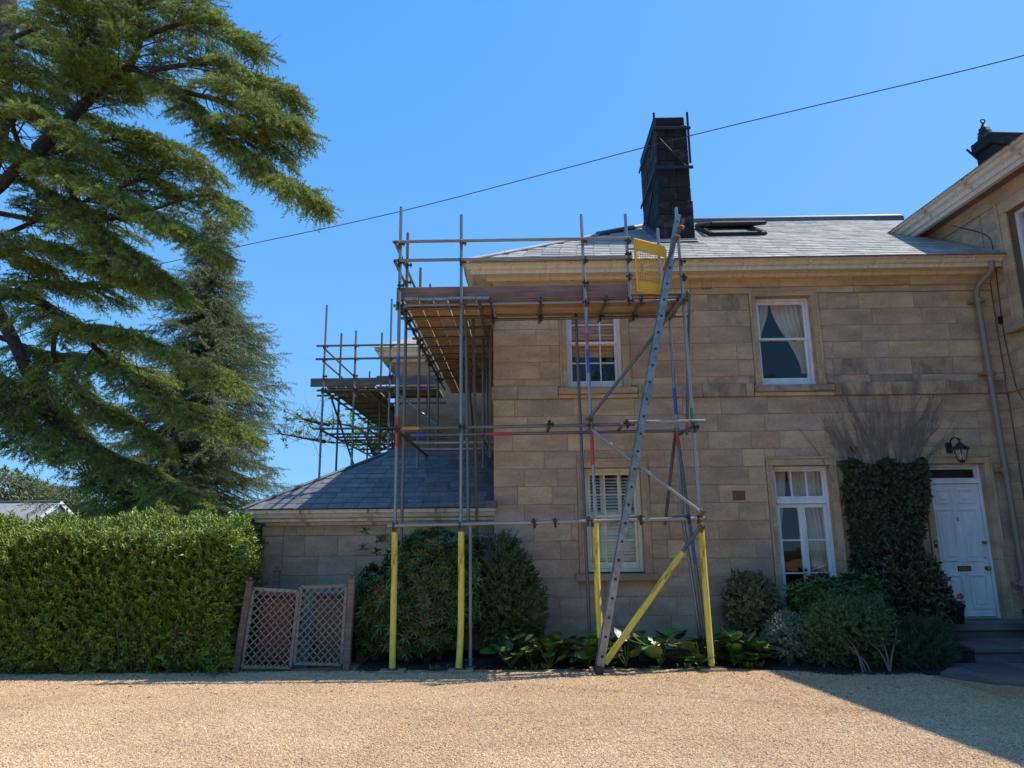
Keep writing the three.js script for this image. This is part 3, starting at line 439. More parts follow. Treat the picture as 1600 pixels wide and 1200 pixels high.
// ------------------------------------------------------------------ low extension with hipped slate roof
const ext = thing('single_storey_extension', 'low stone extension with hipped slate roof left of the house', 'extension', [-2.4, 0, -11.95]);
{
  const z = -11.95, xl = -4.34, zr = -15.3;
  const w = part(ext, 'wall', [cbox(xl + 0.02, -0.5, 0, 2.12, z - 0.3, z - 0.01), cbox(xl + 0.02, xl + 0.3, 0, 2.12, zr, z - 0.3), cbox(xl + 0.3, -0.5, 0, 2.12, zr, zr + 0.3)], M.mortar);
  const place = (a, b, c, d, p, off) => cbox(a, b, c, d, z - 0.06, z + p, 0.004, off);
  const DK = [STONE[7], STONE[9], STONE[5], STONE[8], STONE[3]];
  ashlar(w, xl + 0.36, -0.5, [0, 0.30, 0.60, 0.90, 1.20, 1.50, 1.83], [], place, DK, [0.5, 0.85]);
  ashlar(w, xl + 0.36, -0.5, [1.835, 2.0], [], place, [STONE[1], STONE[4], M.frieze], [0.45, 0.55]);
  for (let k = 0; k < 6; k++) part(w, 'quoin', cbox(xl, xl + 0.355, k * 0.305 + 0.002, k * 0.305 + 0.303, z - 0.3, z + 0.004, 0.006, [k, R()]), pick(DK));
  part(w, 'frieze_stone', cbox(xl, xl + 0.355, 1.835, 2.0, z - 0.3, z + 0.004, 0.005), STONE[2]);
  part(ext, 'cornice', sweep([[0, 2.0], [0.06, 2.0], [0.08, 2.05], [0.20, 2.06], [0.20, 2.10], [0.26, 2.12], [0.29, 2.18], [0.33, 2.19], [0.33, 2.255], [0.31, 2.26], [0.30, 2.2], [0.02, 2.22]], [[xl + 0.14, zr, -1, 0], [xl + 0.14, z, -1, 1], [-0.46, z, 0, 1]]), M.cornice);
  part(ext, 'cornice_end', poly([[-0.46, 2.0, z], [-0.46, 2.0, z + 0.06], [-0.46, 2.06, z + 0.2], [-0.46, 2.19, z + 0.33], [-0.46, 2.255, z + 0.33], [-0.46, 2.26, z]]), M.cornice);
  const ey = 2.245, ez = z + 0.36, ex = xl - 0.22, p = 0.57, rz = -13.55, run = ez - rz, rx = ex + run, ry = ey + run * p, sl = Math.hypot(1, p);
  const rf = part(ext, 'roof', [poly([[ex, ey, ez], [-0.49, ey, ez], [-0.49, ry, rz], [rx, ry, rz]]), poly([[ex, ey, rz - run], [ex, ey, ez], [rx, ry, rz]]), poly([[-0.49, ey, rz - run], [ex, ey, rz - run], [rx, ry, rz], [-0.49, ry, rz]])], M.lead);
  const rows = 12, expo = run * sl / rows;
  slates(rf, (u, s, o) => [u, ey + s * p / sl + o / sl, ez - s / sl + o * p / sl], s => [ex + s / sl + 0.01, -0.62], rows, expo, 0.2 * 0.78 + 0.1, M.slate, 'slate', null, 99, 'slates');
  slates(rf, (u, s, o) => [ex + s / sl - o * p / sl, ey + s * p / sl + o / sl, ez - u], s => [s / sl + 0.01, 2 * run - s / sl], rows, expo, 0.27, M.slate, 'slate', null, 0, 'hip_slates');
  part(rf, 'hip_roll', rodGeo([ex, ey + 0.02, ez], [rx, ry + 0.02, rz], 0.032, 0.032, 8), M.lead);
  part(rf, 'ridge_roll', [rodGeo([rx, ry + 0.03, rz], [-0.5, ry + 0.03, rz], 0.045, 0.045, 8), cbox(rx, -0.5, ry - 0.05, ry + 0.02, rz, rz + 0.12)], M.lead);
  part(rf, 'abutment_flashing', [poly([[-0.64, ey + 0.03, ez - 0.02], [-0.485, ey + 0.03, ez - 0.02], [-0.485, ry + 0.03, rz], [-0.64, ry + 0.03, rz]]), cbox(-0.62, -0.44, ey - 0.0, ey + 0.11, ez - 0.06, ez + 0.03, 0.01)], M.lead);
}
// ------------------------------------------------------------------ right-hand wing running towards the drive
const wing = thing('side_wing', 'taller stone wing with deep eaves at the right edge', 'house wing', [8.05, 0, -11.7]);
{
  const x = 8.05, zb = -14.2, zf = -3.2;
  const win = [[10.05, 11.10, 5.10, 6.98], [5.6, 6.9, 5.10, 6.98], [5.6, 6.9, 1.0, 2.9]]; // u = -z
  const wl = part(wing, 'wall', wallShape(-zf * 1, -zb, 0, 7.45, win, 0.35).applyMatrix4(new THREE.Matrix4().makeBasis(V(0, 0, -1), V(0, 1, 0), V(1, 0, 0))).translate(x + 0.008, 0, 0), M.mortar);
  const place = (a, b, c, d, p, off) => cbox(x - p, x + 0.05, c, d, -b, -a, 0.004, off);
  const low = [0]; for (let k = 0; k < 13; k++) low.push(0.26 + 0.29 * (k + 1)); low[low.length - 1] = 4.03;
  const up = [4.25]; for (let k = 0; k < 10; k++) up.push(4.38 + 0.305 * k); up.push(7.45);
  const ex = [[9.85, 11.3, 4.95, 7.2]];
  ashlar(wl, 9.6, 11.69, low, [], place, [STONE[3], STONE[5], STONE[7], STONE[0], STONE[8]], [0.4, 0.8]);
  ashlar(wl, 9.6, 11.69, up, ex, place, [STONE[0], STONE[2], STONE[8], STONE[6]], [0.4, 0.8]);
  ashlar(wl, 11.72, 13.3, [6.4, 6.72, 7.05, 7.2], [], place, [STONE[0], STONE[8]], [0.5, 0.9]);
  part(wl, 'string_course', cbox(x - 0.05, x + 0.02, 4.03, 4.25, W + 0.05, zf, 0.012), STONE[5]);
  part(wl, 'frieze_band', cbox(x - 0.03, x + 0.02, 7.2, 7.45, zb, zf, 0.008), M.dress); part(wl, 'frieze_band', cbox(x - 0.05, x + 0.02, 7.34, 7.46, zb, zf, 0.008), M.dress);
  for (const [a, b] of [[9.85, 10.05], [11.10, 11.3]]) { part(wl, 'jamb_stone', cbox(x - 0.03, x + 0.18, 5.1, 6.98, -b, -a, 0.006), M.dress); part(wl, 'jamb_stone', cbox(x - 0.055, x - 0.03, 5.1, 7.2, a === 9.85 ? -a - 0.06 : -b, a === 9.85 ? -a : -b + 0.06, 0.004), STONE[3]); }
  part(wl, 'lintel', cbox(x - 0.032, x + 0.18, 6.983, 7.2, -11.3, -9.85, 0.006), M.dress); part(wl, 'sill', cbox(x - 0.13, x + 0.18, 4.96, 5.095, -11.4, -9.75, 0.015), M.dressDark);
  const g = sub(wing, 'sash_window'), fx = x + 0.13; g.userData.label = 'white sash window high on the wing wall';
  part(g, 'frame', [cbox(fx, fx + 0.1, 5.1, 6.98, -11.1, -11.03, 0.005), cbox(fx, fx + 0.1, 5.1, 6.98, -10.12, -10.05, 0.005), cbox(fx + 0.001, fx + 0.1, 6.91, 6.98, -11.03, -10.12), cbox(fx - 0.02, fx + 0.1, 5.1, 5.18, -11.1, -10.05, 0.005), cbox(fx + 0.03, fx + 0.07, 6.0, 6.06, -11.03, -10.12)], M.white);
  part(g, 'pane', poly([[fx + 0.05, 5.18, -11.03], [fx + 0.05, 5.18, -10.12], [fx + 0.05, 6.91, -10.12], [fx + 0.05, 6.91, -11.03]]), M.glass);
  part(wing, 'back_wall', cbox(x + 0.36, 12.9, 0, 7.45, zb, zb + 0.3), STONE[3]); part(wing, 'end_wall', cbox(x + 0.36, 12.9, 0, 7.45, zf - 0.3, zf), STONE[3]); part(wing, 'far_wall', cbox(12.6, 12.9, 0, 7.45, zb + 0.31, zf - 0.31), STONE[3]);
  part(wing, 'inner_floor', cbox(x + 0.36, 12.59, 3.4, 3.6, zb + 0.31, zf - 0.31), M.room); part(wing, 'inner_wall', cbox(10.3, 10.42, 3.61, 7.4, zb + 0.31, zf - 0.31), M.room); part(wing, 'ceiling', cbox(x + 0.36, 12.59, 7.3, 7.4, zb + 0.31, zf - 0.31), M.room);
  // deep soffit, moulded fascia with gutter, slate slopes
  part(wing, 'soffit', cbox(7.70, x - 0.055, 7.42, 7.45, zb, zf + 0.4), M.toe);
  part(wing, 'fascia', sweep([[-0.02, 7.38], [0.06, 7.38], [0.07, 7.45], [0.10, 7.46], [0.11, 7.54], [0.16, 7.57], [0.18, 7.63], [0.22, 7.64], [0.22, 7.70], [0.19, 7.71], [0.05, 7.70]], [[7.75, zb - 0.2, -1, 0], [7.75, zf + 0.4, -1, 0]]), M.paleCornice);
  part(wing, 'roof', [poly([[7.49, 7.68, zb - 0.2], [7.49, 7.68, zf + 0.4], [10.5, 9.55, zf + 0.4], [10.5, 9.55, zb - 0.2]]), poly([[13.6, 7.68, zf + 0.4], [13.6, 7.68, zb - 0.2], [10.5, 9.55, zb - 0.2], [10.5, 9.55, zf + 0.4]]), poly([[7.6, 7.5, zf], [13.4, 7.5, zf], [10.5, 9.5, zf]]), poly([[13.4, 7.5, zb], [7.6, 7.5, zb], [10.5, 9.5, zb]])], M.slatePale[2]);
  const wire = limbGeo([V(x - 0.03, 7.35, -12.4), V(x - 0.02, 6.75, -11.55), V(x - 0.02, 6.6, -11.5), V(x - 0.02, 5.3, -11.55), V(x - 0.02, 4.9, -11.55), V(x - 0.06, 4.3, -11.45), V(x - 0.06, 4.0, -11.4), V(x - 0.02, 3.6, -11.2), V(x - 0.02, 3.3, -11.0)], 0.007, 0.007, 5); part(wing, 'cable', wire, M.black);
  part(wing, 'junction_box', cbox(x - 0.05, x + 0.0, 5.2, 5.32, -11.6, -11.54), M.black);
  // its own chimney with a black pot
  const c = sub(wing, 'chimney'), cz = -14; part(c, 'stack', cbox(10.42, 11.5, 8.2, 10.02, cz - 0.5, cz, 0.02), M.soot); part(c, 'cap', cbox(10.36, 11.56, 10.02, 10.30, cz - 0.56, cz + 0.06, 0.03), M.soot);
  part(c, 'pot', new THREE.LatheGeometry([[0.15, 0], [0.15, 0.10], [0.12, 0.12], [0.14, 0.18], [0.10, 0.2], [0.11, 0.27], [0.07, 0.29], [0.05, 0.36], [0.03, 0.38], [0.03, 0.42]].map(p => new THREE.Vector2(...p)), 14).translate(10.55, 10.3, cz - 0.3), M.iron);
  part(c, 'pot_ring', new THREE.TorusGeometry(0.05, 0.014, 6, 14).translate(10.55, 10.76, cz - 0.3), M.iron);
  part(c, 'aerial_arm', rodGeo([10.40, 9.85, cz - 0.4], [10.15, 10.12, cz - 0.4], 0.025), M.iron);
  wing.rotation.y = 0.07;
}

// ------------------------------------------------------------------ scaffolds
const TR = 0.0245;
// a coupler: two half rings at right angles with a bolt, one shared geometry
const couplerGeo = joined([new THREE.TorusGeometry(0.031, 0.011, 6, 12).rotateX(Math.PI / 2), new THREE.TorusGeometry(0.031, 0.011, 6, 12).rotateY(Math.PI / 2).translate(0, 0, 0.05), cbox(0.02, 0.07, -0.018, 0.018, -0.02, 0.015, 0.004), cbox(-0.018, 0.018, -0.085, -0.03, 0.035, 0.065, 0.004), rodGeo([0.05, -0.05, 0], [0.05, 0.04, 0], 0.008, 0.008, 6)]);
function coupler(g, p, m = M.coupler) { const o = new THREE.Mesh(couplerGeo, m); o.name = 'coupler'; o.castShadow = o.receiveShadow = true; o.position.set(...p); o.rotation.y = rr(-0.3, 0.3); return put(o, g); }
const along = (p, q, a) => p.map((v, i) => lerp(v, q[i], a));
function pole(g, name, p, q, m = M.tube, bands = []) {
  const o = tubeMesh(g, name, p, q, TR, m);
  for (const [a, b, c] of bands) { const e = new THREE.Mesh(rod, c); e.name = 'paint_band'; e.castShadow = e.receiveShadow = true; e.scale.set(1.05, b - a, 1.05); e.position.set(0, (a + b) / 2 - 0.5, 0); o.add(e); }
  const cap = new THREE.Mesh(rod, M.dark); cap.name = 'bore'; cap.scale.set(0.82, 0.002, 0.82); cap.position.y = 0.5012; o.add(cap); const c2 = cap.clone(); c2.position.y = -0.5012; o.add(c2);
  return o;
}
function sleeve(g, pts, name = 'foam_sleeve') { const c = new THREE.CatmullRomCurve3(pts.map(p => V(...p))); return part(g, name, new THREE.TubeGeometry(c, 16, 0.044, 12, false), M.foam); }
const scaf = thing('scaffold', 'tube scaffold with plank platform wrapped round the corner of the house', 'scaffold', [0.3, 0, -10.6]);
{
  const A = -10.2, B = -11.0, g = scaf;
  // front standards, feet on plates and sole boards
  const st = [[-1.815, -1.849, 6.80, M.tubeBlue, [[0.448, 0.514, M.red], [0.598, 0.648, M.blue]]], [-0.885, -0.911, 6.655, M.tubeBlue, []], [1.03, 0.941, 6.625, M.tube, [[0.415, 0.478, M.red], [0.69, 0.712, M.red], [0.62, 0.675, M.blue]]], [2.50, 2.406, 6.725, M.tube, [[0.475, 0.53, M.green]]]];
  for (const [x0, x1, h, m, b] of st) {
    pole(g, 'standard', [x0, 0.045, A], [x1, h, A], m, b);
    part(g, 'base_plate', [cbox(x0 - 0.075, x0 + 0.075, 0.036, 0.044, A - 0.075, A + 0.075), rodGeo([x0, 0.044, A], [x0, 0.1, A], 0.018)], M.tubeDull);
    part(g, 'sole_board', cbox(x0 - 0.17, x0 + 0.17, 0.002, 0.036, A - 0.11, A + 0.12, 0.003, [x0, 0]), M.board[1]);
  }
  sleeve(g, [[-1.815, 0.06, A], [-1.818, 1, A], [-1.825, 1.86, A]]);
  sleeve(g, [[-0.912, 0.06, A + 0.02], [-0.89, 0.45, A + 0.01], [-0.885, 1.0, A], [-0.889, 1.86, A]]);
  sleeve(g, [[1.025, 0.2, A], [1.0, 1, A], [0.999, 1.97, A]]); sleeve(g, [[2.498, 0.06, A], [2.485, 1, A], [2.473, 1.95, A]]);
  // inner standards by the wall
  pole(g, 'standard', [-0.825, 0.045, B], [-0.90, 5.45, B], M.tubeDull); part(g, 'base_plate', cbox(-0.9, -0.75, 0.034, 0.042, B - 0.075, B + 0.075), M.tubeDull);
  pole(g, 'standard', [-0.72, 1.75, B - 0.08], [-0.79, 5.3, B - 0.08], M.tubeRust); pole(g, 'standard', [-0.545, 3.05, -11.55], [-0.53, 5.62, -11.55], M.tubeRust);
  pole(g, 'standard', [-0.77, 0.045, -10.42], [-0.775, 1.95, -10.42], M.tubeBlue); part(g, 'base_plate', cbox(-0.845, -0.695, 0.03, 0.04, -10.495, -10.345), M.tubeDull);
  pole(g, 'standard', [0.945, 0.03, B], [0.875, 5.28, B], M.tubeDull); part(g, 'base_plate', cbox(0.87, 1.02, 0.03, 0.038, B - 0.075, B + 0.075), M.tubeDull);
  pole(g, 'standard', [2.41, 1.7, B], [2.383, 5.2, B], M.tube, [[0.55, 0.67, M.blue]]); pole(g, 'standard', [2.56, 0.03, B + 0.1], [2.39, 2.1, B + 0.06], M.tubeBlue); part(g, 'base_plate', cbox(2.485, 2.635, 0.03, 0.038, B + 0.02, B + 0.17), M.tubeDull);
  pole(g, 'standard', [2.60, 0.03, -10.75], [2.38, 3.36, -10.95], M.tubeDull, [[0.40, 0.56, M.blue], [0.93, 0.99, M.red]]);
  pole(g, 'raking_tube', [2.139, 1.94, B - 0.05], [2.39, 3.42, B - 0.05], M.tubeRust); pole(g, 'raking_tube', [2.52, 3.3, B + 0.1], [2.70, 5.55, B + 0.1], M.tubeDull);
  // ledgers, three lifts
  const F = A - 0.05, I = B + 0.05;
  pole(g, 'ledger', [-1.93, 5.225, F], [2.52, 5.24, F], M.tubeBlue); pole(g, 'ledger', [-0.56, 5.20, I], [2.66, 5.215, I], M.tubeDull);
  pole(g, 'ledger', [-1.86, 3.345, F], [1.62, 3.365, F], M.tubeDull, [[0.02, 0.1, M.orange]]); pole(g, 'ledger', [1.5, 3.385, A + 0.05], [2.62, 3.385, A + 0.05], M.tube);
  pole(g, 'ledger', [-1.75, 3.34, I], [2.62, 3.365, I], M.tubeDull, [[0.02, 0.055, M.blue], [0.27, 0.36, M.red], [0.6, 0.68, M.blue]]);
  pole(g, 'ledger', [-1.93, 1.95, A + 0.05], [2.52, 2.01, A + 0.05], M.tube);
  for (const [x0, x1, y] of [[-1.95, 1.68, 6.217], [-1.92, 1.68, 5.91]]) pole(g, 'guard_rail', [x0, y, A + 0.05], [x1, y, A + 0.05], M.tubeBlue);
  for (const [x, ys] of [[-1.84, [6.2, 5.9, 5.53, 5.22, 3.35, 1.96]], [-0.9, [6.2, 5.9, 5.22, 3.35, 1.96]], [0.96, [6.2, 5.9, 5.53, 5.22, 3.36, 1.99]], [2.44, [5.24, 5.6, 5.85, 3.38, 2.02]]]) for (const y of ys) coupler(g, [x, y, A], pick([M.coupler, M.coupler, M.couplerRust]));
  // gate posts
  pole(g, 'guard_post', [1.63, 5.18, A], [1.622, 6.63, A], M.tubeBlue); for (const y of [5.24, 5.62, 5.9, 5.98, 6.2]) coupler(g, [1.625, y, A]);
  pole(g, 'guard_post', [1.90, 5.56, A - 0.35], [1.90, 5.96, A - 0.35], M.tube); pole(g, 'guard_post', [2.28, 5.2, B], [2.27, 6.75, B], M.tube);
  // transoms across the front platform
  for (const [x, a, b] of [[-0.46, -10.1, -11.35], [0.29, -10.1, -11.35], [1.27, -10.1, -11.35], [1.80, -10.1, -11.35], [2.36, -10.1, -11.35]]) { pole(g, 'transom', [x, 5.265, a], [x, 5.262, b], M.tubeDull); coupler(g, [x, 5.24, F]); coupler(g, [x, 5.22, I]); }
  for (const [x, y, a, b] of [[0.38, 3.395, -10.1, -11.1], [1.49, 3.4, -10.1, -11.1], [2.46, 3.33, -10.1, -11.15], [0.13, 2.01, -10.08, -11.1], [0.43, 2.015, -10.08, -11.1], [0.90, 2.03, -10.08, -11.15], [1.62, 2.04, -10.08, -11.6], [2.28, 2.05, -10.08, -11.1]]) { pole(g, 'transom', [x, y, a], [x, y, b], M.tubeDull); coupler(g, [x, y - 0.03, A + 0.05]); }
  // braces; the lowest one sleeved
  pole(g, 'brace', [0.95, 3.43, A + 0.09], [2.47, 5.31, A + 0.09], M.tubeDull); pole(g, 'brace', [0.955, 3.29, A + 0.09], [2.47, 2.09, A + 0.09], M.tube); pole(g, 'brace', [1.05, 0.1, A + 0.08], [2.45, 1.90, A + 0.08], M.tubeDull);
  sleeve(g, [[1.06, 0.115, A + 0.08], [1.6, 0.807, A + 0.08], [2.18, 1.553, A + 0.08]]);
  for (const p of [[0.95, 3.43], [0.955, 3.28], [2.46, 2.1], [2.46, 5.3], [2.45, 1.9]]) coupler(g, [p[0], p[1], A + 0.06], M.couplerRust);
  // decking along the front: four boards; toe board outside them
  for (let k = 0; k < 4; k++) { const z = -10.27 - k * 0.213; part(g, 'board', cbox(-0.42, 2.5, 5.292, 5.328, z - 0.207, z, 0.003, [k, R()]), M.board[(k * 3) % 4]); }
  part(g, 'toe_board', cbox(-1.895, 1.655, 5.305, 5.515, A - 0.085, A - 0.047, 0.003, [0.3, 0.1]), M.toe); part(g, 'toe_board', cbox(1.66, 2.42, 5.33, 5.36, A - 0.1, A - 0.06, 0.003, [0.3, 0.1]), M.toeGrey);
  // side platform: six boards in two lengths, each with its steel end band
  for (let k = 0; k < 6; k++) for (const [z0, z1] of [[-13.75, -10.17 - rr(0, 0.05)], [-17.3, -13.76]]) {
    const x = -1.765 + k * 0.218, h = 5.288 + rr(0, 0.006); const b = part(g, 'board', cbox(x, x + 0.205, h, h + 0.037, z0, z1, 0.003, [R() * 3, R() * 3], p => [p[0], p[1], p[2]]), M.board[(k * 5 + (z1 > -12 ? 0 : 2)) % 4]);
    part(b, 'end_band', cbox(x - 0.002, x + 0.207, h - 0.002, h + 0.04, z1 - 0.035, z1 + 0.003), M.tubeBlue);
  }
  for (const z of [-10.52, -11.0, -11.6, -12.2, -12.82, -13.4, -13.85, -14.75, -15.5]) { pole(g, 'transom', [-1.95, 5.262, z], [-0.52, 5.262, z], M.tubeDull); coupler(g, [-1.84, 5.23, z], M.coupler); }
  pole(g, 'ledger', [-1.84, 5.205, -10.05], [-1.84, 5.205, -16.4], M.tubeDull); pole(g, 'ledger', [-0.62, 5.205, -10.05], [-0.62, 5.205, -16.4], M.tubeDull); pole(g, 'ledger', [-1.2, 5.2, -13.5], [-1.2, 5.2, -16.4], M.tubeDull);
  pole(g, 'ledger', [-1.82, 3.30, -10.05], [-1.83, 3.30, -13.6], M.tubeRust); pole(g, 'ledger', [-0.62, 3.30, -10.9], [-0.62, 3.30, -15.6], M.tubeDull);
  for (const [z, m] of [[-11.9, M.tube], [-12.78, M.tube], [-13.6, M.tubeDull], [-14.6, M.tubeDull]]) pole(g, 'transom', [-1.88, 3.345, z], [-0.5, 3.345, z], m);
  for (const [z, h] of [[-10.93, 6.70], [-12.4, 6.67], [-13.76, 6.85], [-15.2, 6.8]]) { pole(g, 'standard', [-1.85, z > -11.8 ? 0.02 : 2.95, z], [-1.86, h, z], M.tubeDull); for (const y of [6.15, 5.85, 5.53, 5.2]) coupler(g, [-1.85, y, z]); }
  for (const [z, y0] of [[-12.4, 2.95], [-13.8, 3.2], [-15.2, 3.3]]) pole(g, 'standard', [-0.70, y0, z], [-0.70, 5.4, z], M.tubeDull);
  for (const y of [6.16, 5.86]) pole(g, 'guard_rail', [-1.90, y, -10.05], [-1.90, y, -15.6], M.tube);
  part(g, 'toe_board', cbox(-1.835, -1.80, 5.305, 5.515, -15.5, -10.3, 0.003, [0.4, 0.9]), M.toeGrey);
  pole(g, 'brace', [-1.0, 5.15, -11.9], [-1.0, 3.35, -15.2], M.tubeDull);
}
const scafB = thing('scaffold', 'far scaffold with grey toe board round the rear wing, behind the low slate roof', 'scaffold', [-3.6, 0, -16.5]);
{
  const g = scafB, C = -15.8;
  for (const [x, z, h] of [[-4.54, C, 7.11], [-3.83, C, 6.48], [-3.02, C, 7.24], [-4.46, -16.9, 6.75], [-4.5, -18.6, 6.7], [-4.5, -20.4, 6.6], [-3.45, -16.9, 6.75], [-2.3, -16.9, 5.6], [-3.45, -18.6, 5.3], [-4.5, -22.2, 6.4]]) { pole(g, 'standard', [x, 0.0, z], [x - 0.01, h, z], z === C ? M.tubeBlue : M.tubeDull); if (z === C) for (const y of [6.13, 5.82, 5.42, 5.12, 4.2]) coupler(g, [x, y, z]); }
  for (const y of [6.13, 5.815]) { pole(g, 'guard_rail', [-4.73, y, C + 0.05], [-2.2, y, C + 0.05], M.tubeDull); pole(g, 'guard_rail', [-4.55, y - 0.06, C + 0.1], [-4.55, y - 0.06, -22.4], M.tube); }
  part(g, 'toe_board', cbox(-4.86, -3.35, 5.19, 5.385, C - 0.08, C - 0.045, 0.003), M.toeGrey); part(g, 'toe_board', cbox(-3.349, -1.95, 5.22, 5.425, C - 0.085, C - 0.05, 0.003), M.toeGrey);
  for (let k = 0; k < 5; k++) { const x = -4.5 + k * 0.225; part(g, 'board', cbox(x, x + 0.212, 5.165, 5.2, -22.6, C - 0.1, 0.003, [k, R()]), M.board[(k + 1) % 4]); }
  for (let k = 0; k < 6; k++) { const z = C - 0.12 - k * 0.225; part(g, 'board', cbox(-3.36, -1.95, 5.165, 5.2, z - 0.212, z, 0.003, [k, R()]), M.board[(k * 3 + 1) % 4]); }
  pole(g, 'ledger', [-4.52, 5.08, C + 0.2], [-4.52, 5.08, -22.6], M.tubeDull); pole(g, 'ledger', [-3.5, 5.08, C + 0.2], [-3.5, 5.08, -22.6], M.tubeDull); pole(g, 'ledger', [-4.7, 5.1, C - 0.05], [-1.9, 5.1, C - 0.05], M.tubeDull);
  for (let k = 0; k < 9; k++) { const z = -16.2 - k * 0.75; pole(g, 'transom', [-4.7, 5.13, z], [k < 3 ? -1.95 : -3.35, 5.13, z], M.tubeDull); }
  pole(g, 'ledger', [-4.72, 4.2, C + 0.05], [-1.9, 4.19, C + 0.05], M.tubeDull); pole(g, 'ledger', [-4.5, 4.15, C + 0.1], [-4.5, 4.15, -22], M.tubeDull); pole(g, 'ledger', [-3.45, 4.15, C + 0.1], [-3.45, 4.15, -22], M.tubeDull);
  for (const z of [-16.6, -17.15, -17.7, -18.6, -19.6, -20.6]) pole(g, 'transom', [-4.6, 4.2, z], [z > -17.8 ? -1.9 : -3.35, 4.2, z], M.tubeDull);
  pole(g, 'ledger', [-4.72, 5.0, -15.95], [-4.1, 5.0, -15.95], M.tubeDull);
  pole(g, 'brace', [-3.12, 5.22, C - 0.15], [-1.97, 4.3, C - 0.15], M.tube); pole(g, 'brace', [-4.5, 5.1, -16.2], [-4.5, 3.3, -19.5], M.tubeDull);
}
{ // ladder leaning along the front: two stiles seen on edge, rungs running towards the wall
  const g = thing('ladder', 'grey aluminium ladder leaning up the front of the scaffold', 'ladder', [0.95, 0, -9.95]);
  const p0 = [0.955, 0.012], p1 = [2.23, 5.80], dx = p1[0] - p0[0], dy = p1[1] - p0[1], L = Math.hypot(dx, dy), ux = dx / L, uy = dy / L;
  const turn = (s, c) => [p0[0] + ux * s + uy * c, p0[1] + uy * s - ux * c];
  const stile = (z0, z1, s0, s1, w, o) => cbox(s0, s1, -w, w, z0, z1, 0.004, [0, 0], p => { const q = turn(p[0], p[1] + o); return [q[0], q[1], p[2]]; });
  for (const [z0, z1] of [[-9.93, -9.965], [-10.085 + 0.0, -10.115]]) part(g, 'stile', stile(Math.min(z0, z1), Math.max(z0, z1), 0, L, 0.05, 0), M.alu);
  for (const z of [-9.972, -10.075]) part(g, 'stile', stile(z - 0.012, z + 0.012, 0.5, L + 0.72, 0.034, 0.0), M.alu);
  for (let k = 0; k < 23; k++) { const s = 0.22 + k * 0.252, q = turn(s, 0.0); if (s > L - 0.05) break; part(g, 'rung', rodGeo([q[0], q[1], -9.926], [q[0], q[1], -10.12], 0.016, 0.016, 10), M.alu); part(g, 'rung_end', rodGeo([q[0], q[1], -9.9245], [q[0], q[1], -9.926], 0.019, 0.019, 10), M.dark); }
  for (let k = 0; k < 3; k++) { const q = turn(L + 0.1 + k * 0.25, 0); part(g, 'rung', rodGeo([q[0], q[1], -9.96], [q[0], q[1], -10.09], 0.014, 0.014, 8), M.alu); }
  part(g, 'foot', stile(-9.97, -9.925, -0.012, 0.10, 0.056, 0), M.black); part(g, 'foot', stile(-10.12, -10.08, -0.012, 0.10, 0.056, 0), M.black);
  const h = turn(L + 0.1, 0);
  part(g, 'hand_tube', rodGeo([2.11, 5.60, -9.9], [2.44, 6.40, -9.9], TR, TR, 12), M.tubeRust); part(g, 'hand_tube', rodGeo([2.20, 5.62, -10.16], [2.33, 5.88, -10.16], TR, TR, 12), M.tubeDull);
  for (const [x, y] of [[2.33, 6.13], [2.40, 6.28]]) part(g, 'lashing', new THREE.TorusGeometry(0.045, 0.012, 6, 12).rotateX(Math.PI / 2).rotateZ(-0.4).translate(x, y, -9.92), M.orange);
}
{ // yellow mesh gate at the head of the ladder
  const g = thing('safety_gate', 'yellow mesh gate at the top of the ladder', 'gate', [1.95, 5.3, -10.2]), z = -10.16;
  const C = [[1.755, 5.37], [2.14, 5.315], [2.20, 6.06], [1.735, 6.20]], at = (u, v) => { const a = along(C[0], C[1], u), b = along(C[3], C[2], u), p = along(a, b, v); return [p[0], p[1], z]; };
  part(g, 'frame', [rodGeo(at(0, 0), at(0, 1), 0.02, 0.02, 8), rodGeo(at(1, 0), at(1, 0.93), 0.02, 0.02, 8), rodGeo(at(0, 0), at(1, 0), 0.02, 0.02, 8), rodGeo(at(0, 1), at(0.92, 1), 0.02, 0.02, 8), rodGeo(at(0.92, 1), at(1, 0.93), 0.02, 0.02, 8), rodGeo(at(0, 0.8), at(1, 0.8), 0.016, 0.016, 8)], M.gate);
  const plate = (v0, v1) => { const q = [at(0.02, v0), at(0.98, v0), at(0.98, v1), at(0.02, v1)], pos = []; const b = q.map(p => [p[0], p[1], p[2] - 0.006]); for (const [a, c, d, e] of [[...q], [...b], [q[0], q[1], b[1], b[0]], [q[3], q[2], b[2], b[3]]]) pos.push(...a, ...c, ...d, ...a, ...d, ...e); return soup(pos, boxUv(pos, [0, 0])); };
  part(g, 'toe_plate', plate(0.02, 0.2), M.gate); part(g, 'top_plate', plate(0.81, 0.98), M.gate);
  const w = []; for (let i = 1; i < 12; i++) w.push(rodGeo(at(i / 12, 0.19), at(i / 12, 0.81), 0.0042, 0.0042, 4)); for (let k = 0; k < 11; k++) w.push(rodGeo(at(0, 0.2 + k * 0.06), at(1, 0.2 + k * 0.06), 0.0042, 0.0042, 4));
  part(g, 'mesh', w, M.gate, true);
  for (const v of [0.25, 0.8]) part(g, 'hinge', rodGeo([1.64, at(0, v)[1] + 0.02, z - 0.02], [1.75, at(0, v)[1], z], 0.016), M.tube);
}
